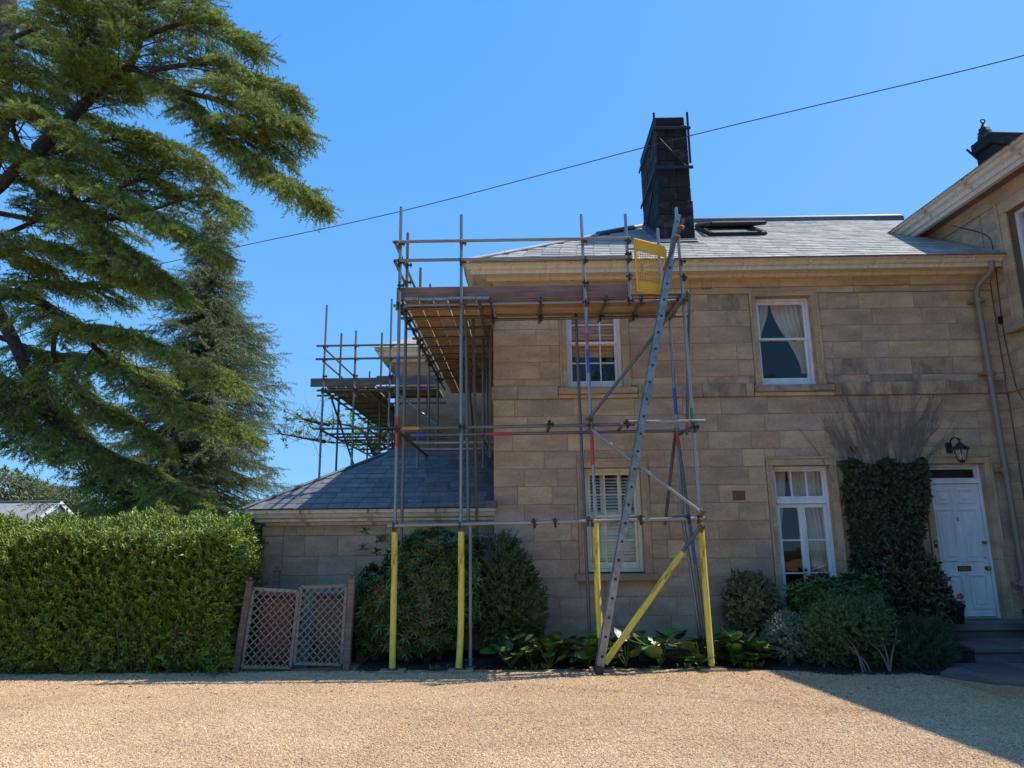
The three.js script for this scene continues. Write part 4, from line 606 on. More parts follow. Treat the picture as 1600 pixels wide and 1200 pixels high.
// ------------------------------------------------------------------ lattice gates and bins
{
  const post = (x, z, lean, h, label) => { const g = thing('gate_post', label, 'post', [x, 0, z]); part(g, 'shaft', cbox(x - 0.045, x + 0.045, 0, h, z - 0.045, z + 0.045, 0.006, [x, 0], p => [p[0] + lean * p[1], p[1], p[2]]), M.timber); part(g, 'cap', cbox(x - 0.055, x + 0.055, h, h + 0.02, z - 0.055, z + 0.055, 0.004, [0, 0], p => [p[0] + lean * p[1], p[1], p[2]]), M.timber); part(g, 'finial', new THREE.SphereGeometry(0.032, 10, 8).translate(x + lean * h, h + 0.05, z), M.timber); };
  post(-3.985, -10.3, 0.10, 1.19, 'leaning wooden gate post beside the hedge'); post(-2.475, -10.35, 0.03, 1.24, 'wooden gate post with ball finial beside the shrub'); post(-3.72, -10.95, 0.0, 1.32, 'short dark post behind the left lattice gate');
  const leaf = (name, label, c, z) => { // corners: bottom left, bottom right, top right, top left
    const g = thing(name, label, 'gate', [c[0][0], 0, z], 'pair of lattice gates'), at = (u, v, dz = 0) => { const p = along(along(c[0], c[1], u), along(c[3], c[2], u), v); return [p[0], p[1], z + dz]; };
    const bar = (p, q, w) => { const a = V(...p), b = V(...q), d = b.clone().sub(a).normalize(), n = V(-d.y, d.x, 0).multiplyScalar(w), pos = []; const k = [a.clone().add(n), b.clone().add(n), b.clone().sub(n), a.clone().sub(n)]; const f = k.map(v => [v.x, v.y, v.z + 0.008]), r = k.map(v => [v.x, v.y, v.z - 0.008]); for (const [s, t, u, v] of [f, [r[3], r[2], r[1], r[0]], [f[0], r[0], r[1], f[1]], [f[1], r[1], r[2], f[2]], [f[2], r[2], r[3], f[3]], [f[3], r[3], r[0], f[0]]]) pos.push(...s, ...t, ...u, ...s, ...u, ...v); return soup(pos, boxUv(pos, [R(), R()])); };
    for (const [p, q] of [[[0, 0], [1, 0]], [[1, 0], [1, 1]], [[1, 1], [0, 1]], [[0, 1], [0, 0]]]) part(g, 'rail', bar(at(...p), at(...q), 0.02), M.lattice);
    const N = 6.3, asp = 1.5;
    for (let k = -12; k < 19; k++) for (const s of [1, -1]) { // slats clipped to the frame
      const t0 = [], f = v => k / N + s * v * asp; let v0 = 0, v1 = 1; const lo = Math.min((0 - k / N) / (s * asp), (1 - k / N) / (s * asp)), hi = Math.max((0 - k / N) / (s * asp), (1 - k / N) / (s * asp)); v0 = Math.max(0, lo); v1 = Math.min(1, hi); if (v1 - v0 < 0.04) continue;
      part(g, 'slat', bar(at(f(v0), v0, s * 0.0085), at(f(v1), v1, s * 0.0085), 0.0068), M.lattice);
    }
  };
  leaf('lattice_gate', 'sagging lattice gate leaf next to the hedge', [[-3.90, 0.07], [-3.24, 0.06], [-3.18, 1.065], [-3.81, 1.105]], -10.3);
  leaf('lattice_gate', 'lattice gate leaf next to the post with the ball finial', [[-3.19, 0.11], [-2.545, 0.09], [-2.515, 1.14], [-3.15, 1.12]], -10.32);
  part(scene, numbered('threshold_board'), cbox(-3.95, -2.4, 0.0, 0.035, -10.42, -10.36, 0.004), M.timber); tag(scene.children.at(-1), 'dark board on the ground under the lattice gates', 'board');
  const bin = (x, z, w, h, m, label, ml) => { const g = thing('wheelie_bin', label, 'bin', [x, 0, z]), tp = p => [x + (p[0] - x) * (0.84 + 0.16 * p[1] / h), p[1], z + (p[2] - z) * (0.82 + 0.18 * p[1] / h)]; part(g, 'body', cbox(x - w / 2, x + w / 2, 0.06, h, z - w / 2, z + w / 2, 0.02, [0, 0], tp), m); part(g, 'lid', cbox(x - w / 2 - 0.02, x + w / 2 + 0.02, h, h + 0.06, z - w / 2 - 0.03, z + w / 2 + 0.03, 0.02), ml ?? m); part(g, 'handle', rodGeo([x - w * 0.4, h - 0.03, z + w / 2 + 0.03], [x + w * 0.4, h - 0.03, z + w / 2 + 0.03], 0.014), M.black); for (const s of [-1, 1]) part(g, 'wheel', new THREE.CylinderGeometry(0.09, 0.09, 0.04, 14).rotateZ(Math.PI / 2).translate(x + s * w * 0.42, 0.09, z - w * 0.42), M.black); };
  bin(-3.60, -10.85, 0.52, 0.98, mat(0.24, 0.075, 0.045, 0.55), 'brown wheelie bin behind the left lattice gate'); bin(-2.78, -10.9, 0.54, 0.98, mat(0.14, 0.10, 0.06, 0.6), 'dull olive wheelie bin behind the right lattice gate', mat(0.10, 0.12, 0.10, 0.6));
  const cg = thing('recycling_box', 'small blue-green recycling box between the bins', 'box', [-3.17, 0, -10.55]), teal = mat(0.04, 0.16, 0.16, 0.5);
  part(cg, 'body', cbox(-3.33, -3.01, 0.02, 0.33, -10.68, -10.42, 0.015, [0, 0], p => [-3.17 + (p[0] + 3.17) * (0.85 + 0.45 * p[1]), p[1], p[2]]), teal); part(cg, 'rim', cbox(-3.345, -2.995, 0.33, 0.36, -10.70, -10.40, 0.01), teal); part(cg, 'handle', cbox(-3.27, -3.07, 0.26, 0.28, -10.405, -10.39, 0.004), teal);
}
// ------------------------------------------------------------------ steps, paving, lantern, pots, overhead wire
{
  const s = thing('door_step', 'stone step below the white front door', 'step', [7, 0, -11.5]); part(s, 'tread', cbox(6.2, 8.0, 0.33, 0.46, -11.69, -11.34, 0.012, [0, 0]), M.paving[1]); part(s, 'riser', cbox(6.25, 8.0, 0.0, 0.328, -11.69, -11.38, 0.008, [1, 1]), M.paving[0]);
  const l = structure('landing', cbox(6.12, 8.04, 0.0, 0.17, -11.37, -10.35, 0.01), M.paving[0]); for (let i = 0; i < 3; i++) part(l, 'paving_slab', cbox(6.1 + i * 0.645, 6.74 + i * 0.645, 0.172, 0.24, -11.33, -10.3, 0.012, [i * 2, 1]), M.paving[i]);
  const p = structure('path', poly([[6.6, 0.008, -11.2], [5.0, 0.008, -9.36], [5.7, 0.008, -8.86], [8.04, 0.008, -8.2], [8.04, 0.008, -10.3], [6.7, 0.008, -10.3]]), M.soil);
  const rows = [[-10.28, -9.62], [-9.6, -9.0], [-8.98, -8.4]];
  rows.forEach(([a, b], r) => { const xl = z => 5.0 + Math.max(0, (-9.36 - z) * 0.87) + Math.max(0, (z + 9.36) * 1.45); let x = 8.0; const w = 0.75; while (x > 4.9) { const x0 = x - w - 0.1 * ((r + Math.round(x)) % 2), t = v => [Math.max(v[0], xl(v[2])), v[1], v[2]]; if (x > xl((a + b) / 2) + 0.12) part(p, 'paving_slab', cbox(x0 + 0.01, x, 0.0, 0.05 + rr(0, 0.008), a, b, 0.01, [r, x], t), pick(M.paving)); x = x0; } });
  const la = thing('wall_lantern', 'black lantern on the wall above the white door', 'lantern', [6.93, 2.95, -11.4]), X = 6.95, Y = 3.0, ZZ = -11.38;
  part(la, 'back_plate', cbox(X - 0.05, X + 0.05, 3.05, 3.22, W, W + 0.03, 0.006), M.black); part(la, 'arm', limbGeo([V(X, 3.18, W + 0.03), V(X, 3.27, W + 0.12), V(X, 3.26, W + 0.26), V(X, 3.2, ZZ)], 0.012, 0.01, 6), M.black);
  part(la, 'roof', new THREE.ConeGeometry(0.135, 0.13, 6).translate(X, 3.14, ZZ), M.black); part(la, 'finial', new THREE.SphereGeometry(0.02, 8, 6).translate(X, 3.23, ZZ), M.black); part(la, 'base', new THREE.CylinderGeometry(0.06, 0.03, 0.04, 6).translate(X, 2.88, ZZ), M.black);
  for (let k = 0; k < 6; k++) { const a = k * Math.PI / 3; part(la, 'bar', rodGeo([X + Math.cos(a) * 0.06, 2.89, ZZ + Math.sin(a) * 0.06], [X + Math.cos(a) * 0.11, 3.08, ZZ + Math.sin(a) * 0.11], 0.007), M.black); }
  part(la, 'glass', new THREE.CylinderGeometry(0.10, 0.055, 0.19, 6, 1, true).translate(X, 2.985, ZZ), M.glass); part(la, 'bulb', new THREE.SphereGeometry(0.03, 10, 8).scale(1, 1.6, 1).translate(X, 2.97, ZZ), mat(0.7, 0.68, 0.6, 0.3));
  const pot = (x, y, z, r, h, label, flower) => { const g = thing('plant_pot', label, 'plant pot', [x, y, z]); part(g, 'pot', new THREE.LatheGeometry([[0.01, 0], [r * 0.8, 0], [r * 0.98, h * 0.86], [r * 1.08, h * 0.86], [r * 1.08, h], [r * 0.95, h], [r * 0.9, h * 0.85], [0.01, h * 0.85]].map(q => new THREE.Vector2(...q)), 18).translate(x, y, z), M.black); const gs = []; for (let k = 0; k < 46; k++) { const a = rr(0, 6.28), q = new THREE.Quaternion().setFromEuler(new THREE.Euler(rr(-0.9, 0.9), a, rr(-0.9, 0.9))); gs.push(leafShape(0.09, 0.035, 0.2).applyQuaternion(q).translate(x + Math.cos(a) * rr(0, r), y + h + rr(-0.02, 0.08), z + Math.sin(a) * rr(0, r))); } part(g, 'leaves', gs, leafMat(0.03, 0.07, 0.02, 0.2), true); const [fx, fy, fz, m] = flower; for (let k = 0; k < 5; k++) { const a = k * 1.257; part(g, 'petal', new THREE.SphereGeometry(0.028, 8, 6).scale(1, 0.9, 0.35).translate(fx + Math.cos(a) * 0.026, fy + Math.sin(a) * 0.026, fz), m); } part(g, 'stalk', rodGeo([fx, fy, fz - 0.01], [x, y + h, z], 0.004), M.twig); };
  var potLater = () => { pot(6.36, 0.463, -11.18, 0.17, 0.27, 'black plant pot with a pink flower left of the white door', [6.42, 0.86, -11.02, mat(0.55, 0.10, 0.13, 0.7)]); pot(7.42, 0.245, -10.85, 0.19, 0.42, 'black plant pot with a white flower at the right edge by the door', [7.24, 0.86, -10.7, mat(0.75, 0.73, 0.68, 0.7)]); };
  const wp = [V(8.2, 8.45, -8.5), V(7.18, 8.39, -9), V(2.93, 8.44, -11), V(-2.445, 8.354, -13.5), V(-6.87, 8.706, -16), V(-10.39, 8.99, -18), V(-14.5, 9.4, -20.3)];
  const ow = part(scene, numbered('overhead_wire'), new THREE.TubeGeometry(new THREE.CatmullRomCurve3(wp), 60, 0.0085, 5, false), M.black); tag(ow, 'thin black overhead wire crossing the sky', 'wire');
}

// ------------------------------------------------------------------ foliage builders
function leafShape(len, wid, bend = 0.2, fold = 0.25) { // one folded leaf from the origin along +z, facing up
  const pos = [], n = 4, prof = [0.12, 0.78, 1.0, 0.62, 0.0];
  const P = (i, s) => { const t = i / n, w = prof[i] * wid / 2; return [s * w, -bend * len * t * t + Math.abs(s) * w * fold, len * t]; };
  for (let i = 0; i < n; i++) for (const s of [-1, 1]) { const a = P(i, 0), b = P(i + 1, 0), c = P(i + 1, s), d = P(i, s); if (i < n - 1) pos.push(...a, ...b, ...c); pos.push(...a, ...(i < n - 1 ? c : b), ...d); }
  const uv = []; for (let i = 0; i < pos.length; i += 3) uv.push(pos[i], pos[i + 2]); return soup(pos, uv);
}
function flatLeaf(len, wid, bend) { // cheap two-sided leaf: four triangles
  const a = [0, 0, 0], b = [-wid / 2, wid * 0.12, len * 0.45], c = [wid / 2, wid * 0.12, len * 0.45], d = [0, -bend * len, len], m = [0, -bend * len * 0.2, len * 0.48];
  return soup([...a, ...m, ...b, ...b, ...m, ...d, ...a, ...c, ...m, ...m, ...c, ...d], new Array(24).fill(0));
}
function sprig(n, len, wid, stem, spread) { // a shoot along +y with n leaves set round it
  const g = [];
  for (let k = 0; k < n; k++) { const t = (k + 1) / n, a = k * 2.4 + rr(-0.4, 0.4), tilt = spread * rr(0.7, 1.25) * (1.15 - 0.5 * t), s = rr(0.75, 1.15); const l = flatLeaf(len * s, wid * s, rr(0.05, 0.3)); l.rotateX(-Math.PI / 2 + tilt); l.rotateY(a); l.translate(0, stem * t, 0); g.push(l); }
  return joined(g);
}
function whorl(n, len, wid) { const g = []; for (let r = 0; r < 2; r++) for (let k = 0; k < n; k++) { const l = flatLeaf(len * rr(0.8, 1.1), wid, rr(0.1, 0.4)); l.rotateX(-rr(0.1, 0.5) - r * 0.5); l.rotateY((k + r * 0.5) / n * 6.283 + rr(-0.2, 0.2)); l.translate(0, r * 0.02, 0); g.push(l); } return joined(g); }
const UPQ = V(0, 1, 0), quat = d => new THREE.Quaternion().setFromUnitVectors(UPQ, d.clone().normalize());
const jitter = (d, s) => d.clone().add(V(rr(-s, s), rr(-s, s), rr(-s, s))).normalize();
const tint = (a, b) => { const k = R(), o = new THREE.Color(); o.setRGB(lerp(a[0], b[0], k), lerp(a[1], b[1], k), lerp(a[2], b[2], k)); return o; };
function scatter(g, name, geos, m, list, ca, cb) { // list of [point, direction, size], shared out over a few shapes
  geos.forEach((geo, i) => { const ms = [], cs = []; list.forEach((e, k) => { if (k % geos.length === i) { const q = quat(e[1]).multiply(new THREE.Quaternion().setFromAxisAngle(UPQ, rr(0, 6.28))); ms.push(M4(e[0], q, e[2])); cs.push(tint(ca, cb)); } }); instanced(g, name, geo, m, ms, cs); });
}
const bump3 = (p, s) => Math.sin(p.x * 5.1 * s + p.z * 2) * 0.35 + Math.sin(p.y * 6.3 * s + p.x * 2.2) * 0.35 + Math.sin(p.z * 5.7 * s - p.y * 3) * 0.3;
function blobList(c, rad, n, size, o = {}) { // shoots through an uneven rounded mass, mostly near its skin
  const out = [];
  for (let k = 0; k < n; k++) {
    const d = V(rr(-1, 1), rr(-1, 1), rr(-1, 1)); if (d.length() > 1 || d.length() < 0.05) { k--; continue; } d.normalize();
    const depth = R() < 0.7 ? rr(0.86, 1.03) : rr(0.45, 0.9), lump = 1 + 0.16 * bump3(V(c[0] + d.x * 0.8, c[1] + d.y * 0.8, c[2] + d.z * 0.8), o.freq ?? 1.6);
    const p = V(c[0] + d.x * rad[0] * depth * lump, c[1] + d.y * rad[1] * depth * lump, c[2] + d.z * rad[2] * depth * lump);
    if (p.y < 0.03 || p.z < (o.back ?? -11.66)) { if (R() < 0.9) k -= 0; continue; }
    const n2 = V(d.x / rad[0], d.y / rad[1], d.z / rad[2]).normalize().add(V(0, o.up ?? 0.35, 0));
    out.push([p, jitter(n2, 0.55), size * rr(0.7, 1.25)]);
  }
  return out;
}
function stems(g, c, n, h, spread, r = 0.012, m = M.twig) { const gs = []; for (let k = 0; k < n; k++) { const a = rr(0, 6.28), s = rr(0.3, 1) * spread; gs.push(limbGeo([V(c[0] + rr(-0.06, 0.06), 0, c[2] + rr(-0.05, 0.05)), V(c[0] + Math.cos(a) * s * 0.3, h * 0.4, c[2] + Math.sin(a) * s * 0.3), V(c[0] + Math.cos(a) * s, h * rr(0.7, 1), c[2] + Math.sin(a) * s)], r, r * 0.4, 5)); } part(g, 'stems', gs, m, true); }
const LM = { laurel: leafMat(1, 1, 1, 0.36, { roughness: 0.5 }), soft: leafMat(1, 1, 1, 0.3), needle: leafMat(1, 1, 1, 0.34, { roughness: 0.7 }), gloss: leafMat(1, 1, 1, 0.18, { roughness: 0.34 }) };

// ------------------------------------------------------------------ clipped hedge
{
  const g = thing('hedge', 'clipped green hedge along the left of the drive', 'hedge', [-6.4, 0, -10.8]);
  const x0 = -11.5, x1 = -4.12, zf = -9.98, zb = -12.6, list = [];
  const top = (x, z) => 1.77 + clamp((zf - z - 0.35) / 0.9, 0, 1) * 0.22 + 0.04 * Math.sin(x * 2.1 + z) + 0.035 * Math.sin(x * 5.3 - z * 3);
  const wob = (a, b) => 0.05 * Math.sin(a * 2.7 + b * 1.3) + 0.04 * Math.sin(a * 6.1 - b * 3.7) + 0.03 * Math.sin(a * 11 + b * 8);
  for (let k = 0; k < 13500; k++) { const x = rr(x0, x1), y = rr(0.04, 1.82), d = Math.pow(R(), 1.1) * 0.34; const rnd = clamp((y - 1.5) / 0.35, 0, 1), low = 1 - y / 1.8; list.push([V(x, y, zf + wob(x, y) * 0.6 - d - rnd * rnd * 0.12 - low * 0.3), jitter(V(0, 0.8 + rnd, 0.55), 0.55), rr(0.8, 1.25)]); }
  for (let k = 0; k < 2600; k++) { const x = rr(x0, x1), y = rr(0.02, 0.55); list.push([V(x, y, zf + wob(x, y) * 0.6 - 0.3 + y * 0.15 - R() * 0.15), jitter(V(0, 0.4, 0.8), 0.6), rr(0.8, 1.25)]); }
  for (let k = 0; k < 15000; k++) { const x = rr(x0, x1 - 0.03), z = zf - 0.05 - Math.pow(R(), 0.9) * 2.4; list.push([V(x, top(x, z) + wob(x * 1.3, z) - Math.pow(R(), 2) * 0.22, z), jitter(V(0, 1, 0.15), 0.6), rr(0.8, 1.3)]); }
  for (let k = 0; k < 4200; k++) { const y = rr(0.04, 1.95), z = rr(zf - 2.4, zf - 0.02), d = Math.pow(R(), 1.6) * 0.28, rnd = clamp((y - 1.6) / 0.4, 0, 1); list.push([V(x1 + 0.04 + wob(z, y) - d - rnd * rnd * 0.15, y, z), jitter(V(1, 0.4, 0), 0.6), rr(0.8, 1.25)]); }
  for (let k = 0; k < 90; k++) { const x = rr(x0, x1), z = zf - rr(0.2, 2.2); list.push([V(x, top(x, z) + rr(0.03, 0.12), z), jitter(V(0, 1, 0), 0.4), rr(1.1, 1.6)]); }
  for (const e of list) { const over = e[0].x - (x1 - Math.max(0, zf - 0.5 - e[0].z) * 0.26); if (over > 0) e[0].x -= Math.max(0, zf - 0.5 - e[0].z) * 0.26; }
  scatter(g, 'leaves', [sprig(9, 0.058, 0.025, 0.095, 0.75), sprig(8, 0.066, 0.027, 0.10, 0.85), sprig(10, 0.052, 0.023, 0.09, 0.7), sprig(7, 0.07, 0.026, 0.12, 0.6)], LM.laurel, list, [0.11, 0.18, 0.015], [0.31, 0.40, 0.032]);
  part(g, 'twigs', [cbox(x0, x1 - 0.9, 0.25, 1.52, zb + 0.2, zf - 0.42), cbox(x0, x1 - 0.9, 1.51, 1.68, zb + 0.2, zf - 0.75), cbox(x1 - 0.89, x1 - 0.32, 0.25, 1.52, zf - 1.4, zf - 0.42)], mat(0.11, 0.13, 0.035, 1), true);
  const br = []; for (let k = 0; k < 60; k++) { const x = rr(-7.4, x1 - 0.1); br.push(rodGeo([x, 0, zf - 0.32], [x + rr(-0.1, 0.1), 0.6, zf - rr(0.14, 0.3)], 0.012, 0.006, 5)); } part(g, 'stems', br, M.twig, true);
}
{ // laurel growing up between hedge and extension
  const g = thing('laurel_shrub', 'dark laurel between the hedge and the low extension', 'shrub', [-4.95, 0, -12.7]); stems(g, [-4.95, 0, -12.7], 8, 1.6, 0.4, 0.02);
  scatter(g, 'leaves', [sprig(8, 0.10, 0.04, 0.12, 0.8), sprig(7, 0.11, 0.042, 0.12, 0.8)], LM.laurel, blobList([-4.95, 1.1, -12.7], [0.34, 0.98, 0.5], 1300, 1, { back: -14 }), [0.06, 0.11, 0.02], [0.12, 0.19, 0.03]);
}
// ------------------------------------------------------------------ shrubs along the wall
{
  const rh = [whorl(8, 0.11, 0.032), whorl(7, 0.125, 0.034)];
  let g = thing('large_shrub', 'big dark evergreen shrub behind the two left yellow-sleeved poles', 'shrub', [-1.45, 0, -10.85]); stems(g, [-1.45, 0, -10.9], 16, 1.4, 0.7, 0.018);
  let l = [...blobList([-1.35, 1.1, -11.0], [0.72, 0.74, 0.52], 1500, 1, { freq: 2.1 }), ...blobList([-1.6, 0.72, -10.78], [0.72, 0.55, 0.32], 900, 1, { freq: 2.3 }), ...blobList([-2.2, 0.75, -11.0], [0.36, 0.6, 0.4], 480, 1)];
  for (let k = 0; k < 26; k++) l.push([V(rr(-2.5, -0.7), rr(1.4, 1.9), rr(-11.2, -10.75)), jitter(V(0, 1, 0), 0.3), 1.1]);
  scatter(g, 'leaves', rh, LM.gloss, l, [0.045, 0.085, 0.018], [0.115, 0.165, 0.035]);
  scatter(g, 'young_leaves', [whorl(5, 0.1, 0.03)], LM.soft, [[V(-2.06, 1.04, -10.55), V(0, 1, 0.4), 1.2], [V(-2.12, 0.98, -10.52), V(-0.3, 1, 0.5), 1], [V(-1.42, 0.62, -10.44), V(0, 0.6, 1), 0.9]], [0.30, 0.09, 0.03], [0.36, 0.15, 0.04]);
  g = thing('large_shrub', 'rounded dark green shrub at the corner of the house, right of the second pole', 'shrub', [-0.35, 0, -11.15]); stems(g, [-0.35, 0, -11.2], 12, 1.2, 0.4, 0.015);
  scatter(g, 'leaves', [sprig(10, 0.055, 0.02, 0.13, 0.7), sprig(9, 0.06, 0.02, 0.12, 0.8)], LM.soft, [...blobList([-0.38, 1.05, -11.2], [0.42, 0.74, 0.42], 1300, 1), ...blobList([-0.2, 0.7, -11.1], [0.42, 0.62, 0.42], 1100, 1)], [0.05, 0.095, 0.02], [0.10, 0.17, 0.035]);
  g = thing('variegated_shrub', 'small variegated shrub under the red air brick', 'shrub', [3.42, 0, -11.3]); stems(g, [3.42, 0, -11.3], 8, 0.7, 0.2);
  scatter(g, 'leaves', [sprig(9, 0.06, 0.026, 0.10, 0.85)], LM.soft, blobList([3.41, 0.74, -11.25], [0.34, 0.42, 0.3], 900, 1), [0.06, 0.10, 0.03], [0.26, 0.27, 0.12]);
  g = thing('pale_shrub', 'small pale-leaved shrub in front of the french window', 'shrub', [3.70, 0, -10.6]); stems(g, [3.7, 0, -10.6], 8, 0.4, 0.15);
  scatter(g, 'leaves', [sprig(10, 0.032, 0.018, 0.09, 0.8)], LM.soft, blobList([3.70, 0.36, -10.6], [0.26, 0.27, 0.24], 1000, 1), [0.13, 0.17, 0.09], [0.34, 0.38, 0.26]);
  g = thing('fresh_green_shrub', 'bright green leafy shrub in front of the french window', 'shrub', [4.6, 0, -10.95]); stems(g, [4.6, 0, -10.95], 12, 0.85, 0.5);
  scatter(g, 'leaves', [whorl(7, 0.10, 0.034), whorl(6, 0.11, 0.036)], LM.laurel, [...blobList([4.35, 0.78, -10.95], [0.42, 0.34, 0.34], 520, 1, { up: 0.8 }), ...blobList([4.95, 0.8, -11.0], [0.42, 0.33, 0.34], 520, 1, { up: 0.8 })], [0.05, 0.12, 0.025], [0.11, 0.20, 0.04]);
  g = thing('spreading_shrub', 'wide open shrub with bare pale stems at the edge of the gravel', 'shrub', [4.35, 0, -10.15]);
  const pale = mat(0.26, 0.20, 0.14, 0.9); for (const [a, b, c] of [[4.75, 4.95, 0.55], [4.75, 4.3, 0.6], [4.45, 4.0, 0.55], [4.4, 4.15, 0.62], [4.75, 4.6, 0.7], [4.5, 4.2, 0.35]]) part(g, 'branch', limbGeo([V(a, 0, -9.95), V(lerp(a, b, 0.25), c * 0.45, -9.93), V(lerp(a, b, 0.7), c * 0.75, -9.98), V(b, c, -10.05)], 0.014, 0.005, 6), pale);
  scatter(g, 'leaves', [sprig(10, 0.045, 0.017, 0.10, 0.75), sprig(9, 0.05, 0.018, 0.11, 0.8)], LM.soft, [...blobList([4.35, 0.58, -10.2], [0.44, 0.26, 0.34], 1100, 1), ...blobList([4.12, 0.44, -10.25], [0.24, 0.3, 0.28], 420, 1), ...blobList([4.66, 0.48, -10.3], [0.32, 0.38, 0.34], 800, 1), ...blobList([4.4, 0.16, -10.4], [0.5, 0.16, 0.24], 350, 1)], [0.065, 0.13, 0.035], [0.16, 0.235, 0.07]);
  g = thing('dark_laurel', 'dark rounded laurel just left of the white door', 'shrub', [5.8, 0, -11.1]); stems(g, [5.8, 0, -11.1], 10, 1.1, 0.35, 0.016);
  scatter(g, 'leaves', [sprig(8, 0.085, 0.036, 0.12, 0.8), sprig(7, 0.09, 0.036, 0.12, 0.8)], LM.gloss, blobList([5.70, 0.84, -11.1], [0.46, 0.62, 0.4], 1500, 1), [0.03, 0.05, 0.018], [0.07, 0.09, 0.03]);
  g = thing('low_shrub', 'low feathery shrub beside the paved path', 'shrub', [5.35, 0, -10.3]); stems(g, [5.35, 0, -10.3], 10, 0.4, 0.3);
  scatter(g, 'leaves', [sprig(14, 0.04, 0.008, 0.13, 0.6)], LM.soft, [...blobList([5.42, 0.28, -10.3], [0.36, 0.3, 0.32], 1000, 1), ...blobList([5.05, 0.18, -10.3], [0.3, 0.2, 0.26], 400, 1), ...blobList([5.2, 0.4, -10.9], [0.45, 0.38, 0.3], 500, 1)], [0.03, 0.075, 0.025], [0.075, 0.135, 0.045]);
}
{ // clipped ivy between french window and door, and the leafless climber fanning out above it
  const g = thing('ivy', 'square clump of dark ivy on the wall between french window and door', 'climber', [5.75, 0, -11.5]), list = [];
  for (let k = 0; k < 5200; k++) { const x = rr(5.12, 6.42), y = rr(0.25, 2.9), e = Math.min(clamp((x - 5.08) / 0.15, 0, 1), clamp((6.47 - x) / 0.15, 0, 1), clamp((2.95 - y) / 0.2, 0, 1)); if (x > 6.45 - Math.max(0, 2.6 - y) * 0.3) continue; const z = -11.67 + (0.08 + 0.20 * e + 0.05 * Math.sin(x * 9) * Math.cos(y * 7)) * Math.pow(R(), 0.35); list.push([V(x, y + 0.06 * Math.sin(x * 11), z), jitter(V(0, -0.25, 1), 0.7), rr(0.7, 1.2)]); }
  scatter(g, 'leaves', [sprig(5, 0.06, 0.05, 0.06, 1.2), sprig(6, 0.052, 0.044, 0.05, 1.2)], LM.soft, list, [0.022, 0.05, 0.018], [0.055, 0.095, 0.03]);
  const st = []; for (let k = 0; k < 14; k++) { const x = rr(5.3, 6.2); st.push(limbGeo([V(x, 0, -11.62), V(x + rr(-0.1, 0.1), 1, -11.64), V(x + rr(-0.2, 0.2), 2, -11.65), V(x + rr(-0.3, 0.3), 2.9, -11.66)], 0.02, 0.008, 5)); } part(g, 'stems', st, M.twig, true);
  const c = thing('bare_climber', 'leafless grey climber fanning over the wall above the ivy', 'climber', [5.85, 2.8, -11.65]), tw = [];
  for (let k = 0; k < 115; k++) {
    const bx = rr(5.1, 6.6), by = rr(2.75, 3.25), a = (bx - 5.85) * 0.95 + rr(-0.4, 0.4), L = rr(0.5, 1.85) * (1 - 0.2 * Math.abs(a)), ex = bx + Math.sin(a) * L * 1.0, ey = by + Math.cos(a) * L;
    if (ey > 4.75 || ex > 7.3 || ex < 4.75) continue; const z = y => W + (y > 4.0 && y < 4.27 ? 0.075 : 0.022) + rr(0, 0.035);
    tw.push(limbGeo([V(bx, by, z(by)), V(lerp(bx, ex, 0.4) + rr(-0.05, 0.05), lerp(by, ey, 0.45), z(lerp(by, ey, 0.45))), V(lerp(bx, ex, 0.75) + rr(-0.04, 0.04), lerp(by, ey, 0.75), z(lerp(by, ey, 0.75))), V(ex, ey, z(ey))], rr(0.004, 0.0065), 0.0016, 4));
    for (let i = 0; i < 3; i++) { const t = rr(0.3, 0.95), px = lerp(bx, ex, t), py = lerp(by, ey, t); tw.push(rodGeo([px, py, z(py)], [px + rr(-0.1, 0.1), py + rr(0.06, 0.2), z(py)], 0.0035, 0.0018, 3)); }
  }
  for (let k = 0; k < 18; k++) { const x = rr(5.0, 6.5); tw.push(limbGeo([V(x, 2.6, W + 0.03), V(x + rr(-0.15, 0.15), 3.0, W + 0.03), V(x + (x - 5.8) * 0.6, 3.5, W + 0.03)], 0.009, 0.005, 5)); }
  part(c, 'twigs', tw, M.greyTwig, true);
}
